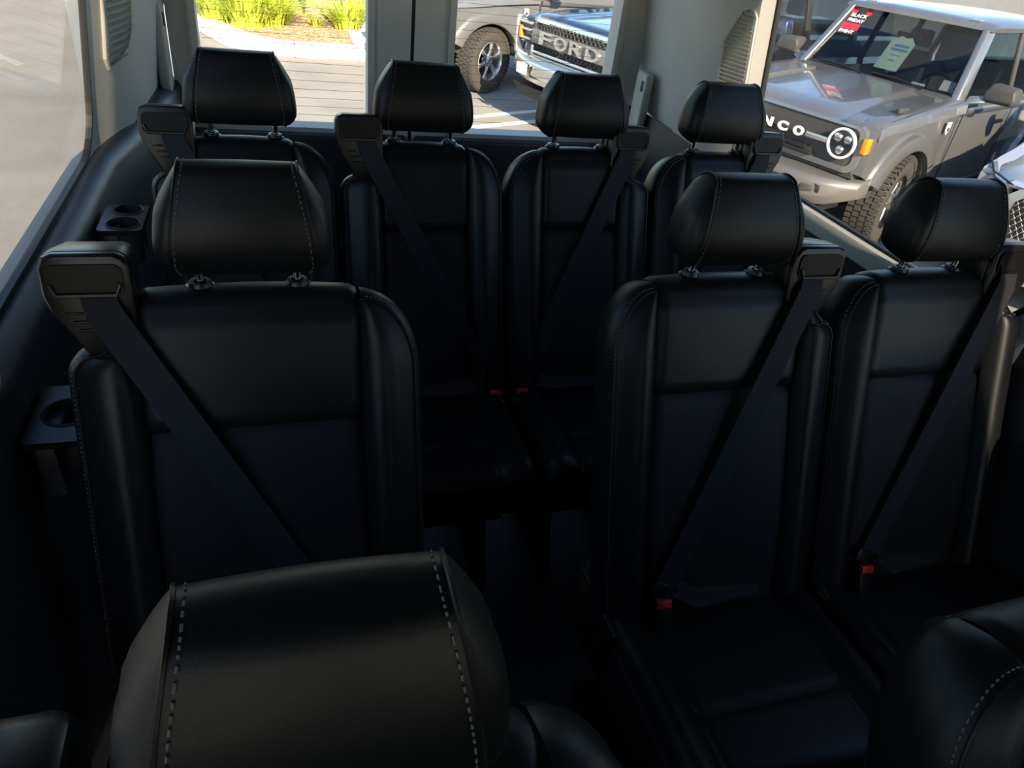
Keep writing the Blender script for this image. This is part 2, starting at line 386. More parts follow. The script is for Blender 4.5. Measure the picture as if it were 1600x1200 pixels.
def make_seat(W, PH, bs, twist=0.0, cushion_front=-.62, belt_end=None, lower=None):
    """W half width, PH half width of the middle panel, bs side of the belt outlet (-1 left, +1 right)"""
    root = thing('passenger_seat', 'x', 'seat')
    QB = .10; PB = -.70; PS = -.205
    lower = lower or LEATHER2
    def tops(x): return 0.006*(1-(x/PH)**2)
    Q0 = -.042                                # the posts stand .042 behind the front face
    def up(u, v):                            # upper panel: front, roll, back
        x = -PH+2*PH*u; e = min(u, 1-u)*2*PH; gx = .008*max(0, 1-e/.012)**2
        if v < .5:
            p = PS+(v/.5)*(-.032-PS); ev = p-PS; g = .009*max(0, 1-ev/.014)**2
            q = Q0-.006*sin(pi*v)+gx+g; return B(x, q, p)
        a = (v-.5)/.5*pi; r = .05
        return B(x, Q0+r-r*cos(a)+gx*(1 if a < 1.5 else 0), -.032+.036*sin(a)+tops(x)*sin(a)-gx*.6)
    MB().grid(up, 28, 28).build('upper_panel', LEATHER, root, ang=60)
    def lo(u, v):
        x = -PH+2*PH*u; e = min(u, 1-u)*2*PH; gx = .010*max(0, 1-e/.014)**2
        p = PB+(PS-PB)*v; ev = min(p-PB, PS-p); g = .009*max(0, 1-ev/.014)**2
        return B(x, Q0+.004-.010*sin(pi*v)+gx+g, p)
    MB().grid(lo, 24, 28).build('lower_panel', lower, root, ang=60)
    N = 40
    for s in (-1, 1):
        belt = s == bs
        Wd = W-.012
        C = []; I = []
        if not belt:
            rx = Wd-PH-.004; rz = .115
            C = [(Wd-.006+.006*min(1, k/6), PB+(-.016-rz-PB)*k/14) for k in range(14)]
            C += [(PH+.004+rx*cos(radians(a)), -.016-rz+rz*sin(radians(a))) for a in [k*90/18 for k in range(19)]]
        else:
            C = [(Wd, PB+(-.115-PB)*k/14) for k in range(14)]
            C += arc(Wd-.03, -.115, .03, 0, 90, 6)
            C += [(PH+.045+(Wd-.03-PH-.045)*(1-k/6), -.085+.004*k/6) for k in range(1, 6)]
            C += [(PH+.004+.041*(1-k/8), -.081+.064*(k/8)**1.5) for k in range(1, 9)]
        top = C[-1][1]
        nC = len(C)
        I = [(PH, min(PB+(top-PB)*1.0*(k/(nC-1))**.9, top-.002*0)) for k in range(nC)]
        # follow the height of the outer line so the loft stays tidy
        I = [(PH, min(max(c[1], PB), top)) if not (belt and c[1] > -.115) else (PH, c[1]) for c in C]
        rings = []
        for k in range(nC):
            (xo, po), (xi, pi_) = C[k], I[k]; a = k/(nC-1)
            if 0 < k < nC-1: tx, tp = C[k+1][0]-C[k-1][0], C[k+1][1]-C[k-1][1]
            elif k == 0: tx, tp = 0, 1
            else: tx, tp = C[k][0]-C[k-1][0], C[k][1]-C[k-1][1]
            L = sqrt(tx*tx+tp*tp) or 1; nx, np_ = tp/L, -tx/L
            width = sqrt((xo-xi)**2+(po-pi_)**2); bulge = .024*min(1, width/.08)
            r = []
            for j in range(9):
                t = j/8; q = Q0+.008*(max(0, 1-t*width/.012)**2 if width > .002 else 1)-bulge*sin(pi*min(1, t**.8))**.9*(.75+.25*cos(pi*(t-.35)))
                r.append(B(s*(xi+(xo-xi)*t), q, pi_+(po-pi_)*t))
            for off, q in ((.003, .004), (.011, .014), (.014, .04), (.012, .075), (.0, .098), (-.02, .10)):
                r.append(B(s*(xo+nx*off), Q0+q, po+np_*off))
            rings.append(r)
        b = MB().loft(rings, closed=False).build('bolster', LEATHER, root, ang=60)
        pth = [B(s*(c[0]+.0005), Q0-.001, c[1]) for c in C]
        MB().tube(pth, .0022, 5).build('piping', LEATHER, b)
        st = MB()
        for i in range(nC-1):
            a, c2 = Vector(B(s*(C[i][0]+.005), Q0+.0045, C[i][1]+(.004 if C[i][1] > -.1 else 0))), Vector(B(s*(C[i+1][0]+.005), Q0+.0045, C[i+1][1]+(.004 if C[i+1][1] > -.1 else 0)))
            n_ = max(1, int((c2-a).length/.006))
            for j in range(n_): st.tube([a.lerp(c2, (j+.2)/n_), a.lerp(c2, (j+.72)/n_)], .0009, 4)
        st.build('stitching', STITCH, b, kind='stuff', smooth=False)
    # rear shell closes the back
    sh = MB(); poly = [(-W+.02, PB), (W-.02, PB), (W-.02, -.14), (W-.08, -.09), (PH-.01, -.025), (-PH+.01, -.025), (-W+.08, -.09), (-W+.02, -.14)]
    sh.prism(poly, lambda a, b, d: B(a, d, b), Q0+.03, Q0+.115); sh.build('back_shell', SHELL, root, bevel=.012)
    make_headrest(root)
    # cushion
    CF = cushion_front; CB = -.20; CT = .455
    def zt(x, y):
        ax = abs(x); z = CT+.012*sin(pi*min(1, max(0, (y-CF)/(CB-CF))))
        if ax > PH: z += .020*sin(pi*min(1, (ax-PH)/(W-PH)*.85))
        z -= .009*max(0, 1-abs(ax-PH)/.010)**2
        if ax < PH: z -= .009*max(0, 1-abs(y-(CF+.125))/.012)**2
        return z+.03*(CB-y)/(CB-CF)-.02
    def cu(u, v):
        x = (-W+.006)+(2*W-.012)*u
        ed = .022*max(0, 1-min(u, 1-u)*2*W/.03)**2
        if v < .62:
            y = CB+(CF+.045-CB)*(v/.62); return (x, y, zt(x, y)-ed)
        a = (v-.62)/.38; zz = zt(x, CF+.045)
        if a < .5:
            b = a/.5*pi/2; return (x, CF+.045-.045*sin(b), zz-.045+.045*cos(b)-ed)
        return (x, CF+.03*(a-.5)*2, zz-.045-.095*(a-.5)*2)
    MB().grid(cu, 56, 60).build('cushion', LEATHER, root, ang=60)
    MB().box((0, (CF+CB)/2+.02, .36), (2*W-.016, CB-CF-.05, .13)).build('cushion_pan', SHELL, root, bevel=.015)
    # stand and legs down to the floor
    MB().box((0, -.36, .27), (2*W-.10, .34, .07)).build('seat_frame', BLACKP, root, bevel=.01)
    for s in (-1, 1):
        MB().loft([[(s*(W-.09)-.02, -.54, 0), (s*(W-.09)+.02, -.54, 0), (s*(W-.09)+.02, -.12, 0), (s*(W-.09)-.02, -.12, 0)],
                   [(s*(W-.09)-.02, -.50, .04), (s*(W-.09)+.02, -.50, .04), (s*(W-.09)+.02, -.16, .04), (s*(W-.09)-.02, -.16, .04)],
                   [(s*(W-.09)-.015, -.46, .25), (s*(W-.09)+.015, -.46, .25), (s*(W-.09)+.015, -.24, .25), (s*(W-.09)-.015, -.24, .25)]]).build('leg', BLACKP, root, bevel=.005)
    MB().box((bs*-1*(W-.018), -.22, .38), (.03, .20, .16)).build('side_cover', BLACKP, root, bevel=.012, seg=3)
    # belt outlet on the shoulder
    hx = bs*(W-.066)+(-.020 if bs < 0 else -.004); hs = .055
    face = [(-hs, -.075), (-hs, .052), (-hs+.006, .063), (-hs+.016, .068), (hs-.018, .068), (hs-.006, .063), (hs, .050), (hs, .010), (hs-.006, -.012), (hs*.30, -.072), (hs*.1, -.085)]
    if bs < 0: face = [(-a, b) for a, b in face][::-1]
    hz = -.010
    def Hn(a, b, d):                         # housing leans back less than the backrest
        al = radians(10)
        bx, by, bz = B(hx, -.058, 0)
        return (bx+a, by+d*cos(al)+b*sin(al), bz+b*cos(al)-d*sin(al)+hz)
    rings = []
    for d, sc in ((0, .93), (.004, .985), (.012, 1.0), (.013, .985), (.016, .985), (.017, 1.0), (.045, 1.0), (.085, .93), (.10, .85)):
        rings.append([Hn(a*sc, .01+(b-.01)*sc, d) for a, b in face])
    ho = MB().loft(rings).build('belt_outlet', BLACKP, root, bevel=.0015, seg=2, ang=40)
    holed(rrect(-.046, .010, .046, .054, .012), [], lambda a, b, q: Hn(a, b, -.004+q), .005, 'outlet_recess', SLOT, ho)
    MB().tube([Hn(-.042, .028, -.005), Hn(-.036, .013, -.006), Hn(.036, .013, -.006), Hn(.042, .028, -.005)], .0035, 6).build('outlet_lip', BLACKP, ho)
    for k in range(3): MB().box(Hn(bs*(.020-.007*k), -.014-.012*k, -.001), (.022, .004, .003)).build('rib', BLACKP, ho, bevel=.001)
    # shoulder belt
    e = belt_end or (-bs*.112, -.06, -.575)
    A0 = Vector(Hn(-bs*.012, .016, -.002)); A1 = Vector(Hn(-bs*.018, -.010, -.014)); E = Vector(B(*e))
    nrm0 = Vector((0, -cos(TH), sin(TH)))
    pts = [A0, A1]+[A1.lerp(E, k/24) for k in range(1, 25)]
    d = (E-A1).normalized(); wd0 = d.cross(nrm0).normalized(); nn0 = wd0.cross(d).normalized()
    wds = []; nns = []
    for i in range(len(pts)):
        a = twist*max(0, (i-4)/21)**1.2; M = Matrix.Rotation(a, 3, d)
        wds.append(M @ wd0); nns.append(M @ nn0)
    wds[0] = Vector((1, 0, 0)); wds[0] = wds[0]*(1 if wd0.x > 0 else -1)
    MB().ribbon(pts, wds, .046, .0016, nns).build('shoulder_belt', WEB, root, ang=30)
    # tongue, buckle and lap belt
    z1 = Vector((0, 0, 1)); F = E+d*.035
    M = Matrix.Translation(E+d*.01) @ Matrix((wd0, d, nn0)).transposed().to_4x4()
    tg = MB().box((0, 0, 0), (.058, .030, .010), M).build('belt_tongue', BLACKP, root, bevel=.003)
    bd = Vector((d.x*.1, d.y-.2, d.z-.1)).normalized(); bw = bd.cross(nn0).normalized(); bn = bw.cross(bd).normalized()
    M = Matrix.Translation(E+d*.02+bd*.04) @ Matrix((bw, bd, bn)).transposed().to_4x4()
    bk = MB().box((0, 0, 0), (.036, .066, .020), M, 1.0).build('belt_buckle', BLACKP, root, bevel=.004, seg=3)
    MB().box((0, -.026, .004), (.030, .016, .018), M).build('release_button', RED, bk, bevel=.002)
    MB().box((0, .062, 0), (.030, .07, .010), M).build('buckle_strap', WEB, bk, bevel=.002)
    lp = [Vector(B(e[0]+bs*.01, e[1]+.004, e[2]+.0)), Vector((e[0]*.4, -.275, CT+.030)), Vector((bs*.10, -.262, CT+.028)), Vector((bs*(W-.05), -.20, CT+.01))]
    pp = []
    for i in range(3): pp += [lp[i].lerp(lp[i+1], k/6) for k in range(6)]
    pp.append(lp[-1])
    dd = Vector((bs, 0, 0)); wv = Vector((0, cos(radians(35)), sin(radians(35)))); nv = dd.cross(wv)
    MB().ribbon(pp, [wv]*len(pp), .046, .0016, [nv]*len(pp)).build('lap_belt', WEB, root, ang=30)
    return root
protos = {}
def place_seat(kind, x, y, label, group=None):
    if kind not in protos:
        protos[kind] = make_seat(*KINDS[kind][0], **KINDS[kind][1]); r = protos[kind]
    else: r = copy_tree(protos[kind])
    r.location = (x, y, FZ); r['label'] = label
    if group: r['group'] = group
    return r
KINDS = {'wide_l': ((.25, .155, -1), {}), 'wide_r': ((.234, .150, 1), {}), 'narrow_l': ((.2025, .107, -1), {}), 'narrow_lt': ((.2025, .107, -1), {'twist': 1.15, 'belt_end': (.162, -.05, -.60)}),
         'narrow_r': ((.2025, .107, 1), {'belt_end': (-.158, -.05, -.60)})}
GR = 'black leather passenger seats'
place_seat('narrow_l', -.0767, 1.771, 'black leather seat of the rear row, leftmost, beside the left window', GR)
place_seat('narrow_lt', .3378, 1.771, 'black leather seat of the rear row, second from the left, with thin twisted belt', GR)
place_seat('narrow_r', .7523, 1.771, 'black leather seat of the rear row, third from the left, behind the aisle', GR)
place_seat('narrow_r', 1.1668, 1.771, 'black leather seat of the rear row, rightmost, in front of the sunlit vent', GR)
place_seat('wide_l', -.0552, 1.0232, 'single black leather seat of the middle row, alone on the left of the aisle', GR)
place_seat('wide_r', .7617, 1.0232, 'black leather seat of the middle row, next to the aisle on its right', GR)
place_seat('wide_r', 1.236, 1.0232, 'black leather seat of the middle row, by the right window', GR)
place_seat('wide_l', .004, .272, 'nearest black leather seat on the left, its headrest filling the foreground', GR)
place_seat('wide_r', .778, .272, 'nearest black leather seat on the right, cut off by the lower right corner', GR)
struct(MB().loft([[(XL+.05, YF+.02, FZ), (XR-.05, YF+.02, FZ), (XR-.05, YF+.55, FZ), (XL+.05, YF+.55, FZ)], [(XL+.05, YF+.02, 1.36), (XR-.05, YF+.02, 1.36), (XR-.05, YF+.45, 1.50), (XL+.05, YF+.45, 1.50)]]).build('trim_3', NAVY, bevel=.03))
yt = thing('warning_label', 'small yellow label on the rear door lining, seen between the two left rear seats', 'label', (.205, YB-.073, 1.385))
MB().box((0, 0, 0), (.034, .003, .045)).build('label_sheet', YELLOW, yt); MB().box((.0, -.002, -.008), (.024, .001, .016)).build('printed_block', SEAL, yt)


# ------------------------------------------------------------------ car park outside
ASPH = pm('asphalt', (.275, .255, .22), .9, bump=.6, bscale=60, var=.10, vscale=1.3)
LINE = pm('white_line_paint', (.72, .72, .70), .7, var=.08, vscale=9)
CONC = pm('concrete_curb', (.58, .57, .54), .85, bump=.3, bscale=60, var=.05, vscale=3)
MULCH = pm('bark_mulch', (.46, .30, .16), .95, bump=1, bscale=40, col2=(.30, .19, .10), vscale=28)
LEAF = pm('strap_leaf', (.44, .52, .05), .45, var=.3, vscale=7)
BARK = pm('pale_bark', (.33, .25, .17), .9, bump=.8, bscale=30, var=.2)
struct(MB().box((0, 20, -.05), (160, 160, .1)).build('ground', ASPH, smooth=False))
def stripe(a, b, wd, label):
    a, b = Vector((*a, 0)), Vector((*b, 0)); d = (b-a).normalized(); n = Vector((-d.y, d.x, 0))*wd/2
    r = MB().loft([[a-n, a+n, a+n+Vector((0, 0, .006)), a-n+Vector((0, 0, .006))], [b-n, b+n, b+n+Vector((0, 0, .006)), b-n+Vector((0, 0, .006))]]).build('parking_line', LINE, smooth=False)
    tag(r, label, 'line', 'white parking lines')
stripe((1.0, 8.22), (4.2, 9.62), .10, 'farther white parking line on the asphalt behind the van')
stripe((.9, 7.76), (3.9, 9.06), .10, 'nearer white parking line on the asphalt behind the van')
# planter island: curb, mulch bed
OUT = [(-3.6, 19.5), (-2.3, 16.2), (-1.45, 14.0), (-1.07, 12.95), (-.657, 12.0), (-.10, 11.62), (.30, 11.52), (1.226, 11.60), (1.5, 11.75), (1.62, 12.1), (1.62, 20.5), (-3.0, 21.2)]
cen = Vector((0, 15.5))
INN = []
nO = len(OUT)
for i, p in enumerate(OUT):
    a, b = Vector(OUT[i-1]), Vector(OUT[(i+1) % nO]); t = (b-a).normalized(); n = Vector((-t.y, t.x))
    INN.append(tuple(Vector(p)+n*(.50 if 3 < i < 8 else .42)))
CH = .15
isl = thing('planter_curb', 'pale concrete curb around the mulched planting bed behind the left rear door', 'curb')
for i in range(nO):
    j = (i+1) % nO; a, b, c, d = OUT[i], OUT[j], INN[j], INN[i]
    m = Vector(((a[0]+b[0]+c[0]+d[0])/4, (a[1]+b[1]+c[1]+d[1])/4)); g = .996
    s_ = lambda p: (m.x+(p[0]-m.x)*g, m.y+(p[1]-m.y)*g)
    a, b, c, d = s_(a), s_(b), s_(c), s_(d)
    MB().loft([[(*p, 0) for p in (a, b, c, d)], [(*p, CH) for p in (a, b, c, d)]]).build('curb_stone', CONC, isl, bevel=.02)
mb = MB(); mb.prism(INN, lambda a, b, h: (a, b, h), 0.0, CH-.02)
mu = mb.build('mulch_bed', MULCH, None, smooth=False); mu['kind'] = 'structure'
ch = MB()
for k in range(2600):
    x, y = random.uniform(-1.4, 1.3), random.uniform(11.9, 16.5)
    if x < -.9+(13.6-y)*.45 and y < 14.5: continue
    if y < 12.25 and x < .2: continue
    a = random.random()*6.28; L = random.uniform(.02, .06)
    ch.box((0, 0, 0), (L, .012, .008), Matrix.Translation((x, y, CH-.015)) @ Matrix.Rotation(a, 4, 'Z') @ Matrix.Rotation(random.uniform(-.3, .3), 4, 'Y'))
cho = ch.build('bark_chips', pm('bark_chip', (.52, .36, .20), .9, var=.4, vscale=9), None, smooth=False); cho['kind'] = 'stuff'; cho['label'] = 'loose brown bark chips over the planting bed'
def clump(loc, n, L, spread, label):
    m = MB()
    for k in range(n):
        a = random.uniform(0, 6.283); l = L*random.uniform(.6, 1.1); lean = random.uniform(.10, 1.0)*spread; w0 = random.uniform(.007, .013)
        r0 = .30*n/260*sqrt(random.random()); bx, by = cos(a)*r0, sin(a)*r0; tx = random.uniform(-.3, .3)
        rings = []
        for i in range(7):
            t = i/6; out = lean*l*t**1.7; z = l*(t-.42*lean*t**2.4)
            ww = w0*(1-t**2.5)+.001
            c = Vector((bx+cos(a+tx*t)*out, by+sin(a+tx*t)*out, z)); s = Vector((-sin(a), cos(a), 0))*ww
            k2 = Vector((cos(a), sin(a), 0))*ww*.3
            rings.append([c-s, c-k2, c+s, c-k2+Vector((0, 0, .002))])
        m.loft(rings)
    o = m.build('strap_leaf_plant', LEAF, None, ang=80); o.location = loc
    tag(o, label, 'plant', 'bright green strap leaved plants'); return o
PL = [(-.80, 13.5, 'leftmost green strap leaved plant at the corner of the planting bed'), (-.35, 13.15, 'large green strap leaved plant nearest the curb'), (-.55, 14.2, 'green strap leaved plant behind the leftmost clump'),
      (-.05, 13.9, 'green strap leaved plant in the middle of the left group'), (.02, 13.35, 'green strap leaved plant at the right of the left group'), (-.22, 14.8, 'green strap leaved plant at the back of the left group'),
      (.72, 13.5, 'small green strap leaved plant in front of the tree trunk'), (1.22, 13.5, 'green strap leaved plant right of the tree trunk, nearest the door stile'), (1.42, 14.3, 'green strap leaved plant at the far right of the bed')]
for i, (x, y, lb) in enumerate(PL):
    clump((x, y, CH-.03), [260, 300, 240, 260, 220, 240, 60, 200, 180][i], [.85, .80, .85, .8, .62, .8, .26, .56, .6][i], 1.15, lb)
tr = thing('tree', 'pale tree trunk standing in the planting bed behind the plants', 'tree', (.77, 14.2, CH-.03))
rings = []
for z in (0, .05, .2, .6, 1.2, 2.2, 3.2):
    r = .19-.02*min(1, z)+.05*max(0, 1-z/.12)
    rings.append([(r*cos(k*pi/8)*(1+.06*sin(3*k)), r*sin(k*pi/8)*(1+.06*cos(2*k)), z) for k in range(16)])
MB().loft(rings).build('trunk', BARK, tr)
cr = MB()
for k in range(900):
    u = Vector((random.gauss(0, 1), random.gauss(0, 1), random.gauss(0, .7))); u = u.normalized()*random.uniform(.5, 1.6)
    a = random.random()*6.28
    cr.box((0, 0, 0), (.20, .11, .004), Matrix.Translation(u+Vector((0, 0, 4.3))) @ Matrix.Rotation(a, 4, 'Z') @ Matrix.Rotation(random.uniform(-1, 1), 4, 'X'))
cr.build('foliage', LEAF, tr, smooth=False)
for k in range(5):
    a = k*1.256; MB().tube([(0, 0, 2.9), (.5*cos(a), .5*sin(a), 3.6), (1.0*cos(a), 1.0*sin(a), 4.5)], [.07, .05, .02], 8).build('branch', BARK, tr)

# ------------------------------------------------------------------ vehicles
PAINT = pm('grey_metallic_paint', (.27, .272, .278), .30, metal=.65, coat=1.0)
DGREY = pm('dark_grey_plastic', (.055, .054, .052), .5, bump=.15, bscale=300)
MGREY = pm('satin_grey_trim', (.16, .155, .15), .4, metal=.3)
BLUEP = pm('dark_blue_metallic_paint', (.028, .05, .11), .25, metal=.5, coat=1.0)
SILV = pm('pale_silver_paint', (.62, .63, .65), .25, metal=.45, coat=1.0)
SILVM = pm('satin_silver', (.60, .60, .60), .25, metal=.9)
RUB = pm('tyre_rubber', (.045, .041, .036), .85, bump=.3, bscale=150)
RIMD = pm('dark_wheel_metal', (.04, .04, .042), .35, metal=.6)
CGLASS = glass('car_glass', (.38, .42, .43), .75)
LAMPG = glass('lamp_lens', (.9, .92, .95), .7)
INTER = pm('car_interior', (.03, .03, .032), .7)
AMBER = pm('amber_lens', (.75, .26, .02), .25)
WHITE = pm('white_letter', (.85, .85, .85), .4)
PAPER = pm('pale_green_paper', (.62, .80, .66), .7); PAPERW = pm('white_paper', (.85, .85, .83), .7); INKB = pm('blue_ink', (.10, .35, .60), .6)
STRED = pm('red_sticker', (.65, .03, .06), .5); STBLK = pm('black_sticker', (.02, .02, .02), .5)
def block_letters(word, parent, mat, width, height, pitch, place, depth=.006, bold=.01):
    for k, ch_ in enumerate(word):
        c = bpy.data.curves.new('letter', 'FONT'); c.body = ch_; c.size = 1; c.extrude = .5; c.offset = bold
        t = bpy.data.objects.new('letter', c); COL.objects.link(t)
        dg = bpy.context.evaluated_depsgraph_get(); dg.update()
        me = bpy.data.meshes.new_from_object(t.evaluated_get(dg)); bpy.data.objects.remove(t); bpy.data.curves.remove(c)
        xs = [v.co.x for v in me.vertices]; ys = [v.co.y for v in me.vertices]
        for v in me.vertices:
            a = ((v.co.x-min(xs))/(max(xs)-min(xs))-.5)*width + (k-(len(word)-1)/2)*pitch
            b = ((v.co.y-min(ys))/(max(ys)-min(ys))-.5)*height
            v.co = place(a, b, v.co.z*2*depth)
        me.materials.clear(); me.materials.append(mat); me.name = 'letter'
        o = bpy.data.objects.new('letter', me); COL.objects.link(o); o.parent = parent
def V(u, v, h): return (-u, v, h)
def arch_cut(cu, r, h0, ch=.41, n=14):
    a0 = math.asin((h0-ch)/r)
    return [(cu-r*cos(a0+(pi-2*a0)*k/n), ch+r*sin(a0+(pi-2*a0)*k/n)) for k in range(n+1)]
def wheel(root, u, side, v, R, wd, spokes, style, steer=0.0):
    M = Matrix.Translation((-u, side*v, R)) @ Matrix.Rotation(steer, 4, 'Z') @ Matrix.Rotation(radians(-90*side), 4, 'X')
    rr = R*.60
    prof = [(rr*.97, -wd/2+.01), (rr+.015, -wd/2), (R-.07, -wd/2-.004), (R-.025, -wd/2+.012), (R-.008, -wd/2+.05), (R-.006, wd/2-.05), (R-.025, wd/2-.012), (R-.07, wd/2+.004), (rr+.015, wd/2), (rr*.97, wd/2-.01)]
    t = MB().lathe(prof, 48, M, closed=True).build('tyre', RUB, root, ang=50)
    tb = MB(); n = 46
    for k in range(n):
        for j, (o, hh) in enumerate(((-.36, 0), (-.12, .5), (.12, 0), (.36, .5))):
            a = 2*pi*(k+hh)/n
            tb.box((R-.004, 0, o*wd), (.016, 2*pi*R/n*.66, wd*.19), M @ Matrix.Rotation(a, 4, 'Z'))
    for k in range(n):                       # shoulder lugs
        a = 2*pi*(k+.25)/n
        tb.box((R-.03, 0, wd*.5-.002), (.045, 2*pi*R/n*.5, .016), M @ Matrix.Rotation(a, 4, 'Z'))
    tb.build('tread_blocks', RUB, t, smooth=False, kind='stuff')
    o = wd/2-.02
    MB().lathe([(rr*.99, -wd/2+.02), (rr, o+.012), (rr*.965, o+.018), (rr*.93, o), (rr*.88, o-.06), (rr*.86, -wd/2+.03)], 40, M).build('rim', SILVM if style == 'bright' else RIMD, root, ang=50)
    MB().lathe([(0, o-.09), (rr*.86, o-.10), (rr*.86, o-.12), (0, o-.12)], 24, M).build('brake_disc', RIMD, root)
    MB().lathe([(0, o+.0), (.035, o-.002), (.05, o-.015), (.085, o-.03), (.085, o-.07), (0, o-.07)], 20, M).build('hub', SILVM if style != 'dark' else RIMD, root)
    for k in range(spokes):
        a = 2*pi*k/spokes+.3
        sp = MB(); w0, w1 = (.075, .05) if spokes < 8 else (.042, .030)
        sp.loft([[(r, -w_/2, z-.03), (r, w_/2, z-.03), (r, w_*.36, z), (r, -w_*.36, z)] for r, w_, z in ((.06, w1, o-.018), (rr*.5, w1*.9, o-.008), (rr*.92, w0, o-.012))], M=M @ Matrix.Rotation(a, 4, 'Z'))
        sp.build('spoke', SILVM if style != 'dark' else RIMD, root, bevel=.004)
    for k in range(5):
        a = 2*pi*k/5
        MB().lathe([(0, .012), (.009, .012), (.010, 0), (0, 0)], 6, M @ Matrix.Rotation(a, 4, 'Z') @ Matrix.Translation((.062, 0, o-.030))).build('lug_nut', CHROME, root)
def flare(root, cu, side, r0, r1, v0, v1, ch, mat, a0=-8, a1=188):
    rings = []
    for k in range(25):
        a = radians(a0+(a1-a0)*k/24); c, s = -cos(a), sin(a)
        rings.append([V(cu+c*r0, side*v0, ch+s*r0), V(cu+c*r0, side*v1, ch+s*r0), V(cu+c*(r0+.02), side*(v1+.006), ch+s*(r0+.02)), V(cu+c*(r1-.012), side*(v1-.012), ch+s*(r1-.012)), V(cu+c*r1, side*v0, ch+s*r1)])
    MB().loft(rings).build('wheel_arch_flare', mat, root, ang=40)
def ring_path(c, r, n=36): return [V(c[0], c[1]+r*cos(2*pi*k/n), c[2]+r*sin(2*pi*k/n)) for k in range(n)]
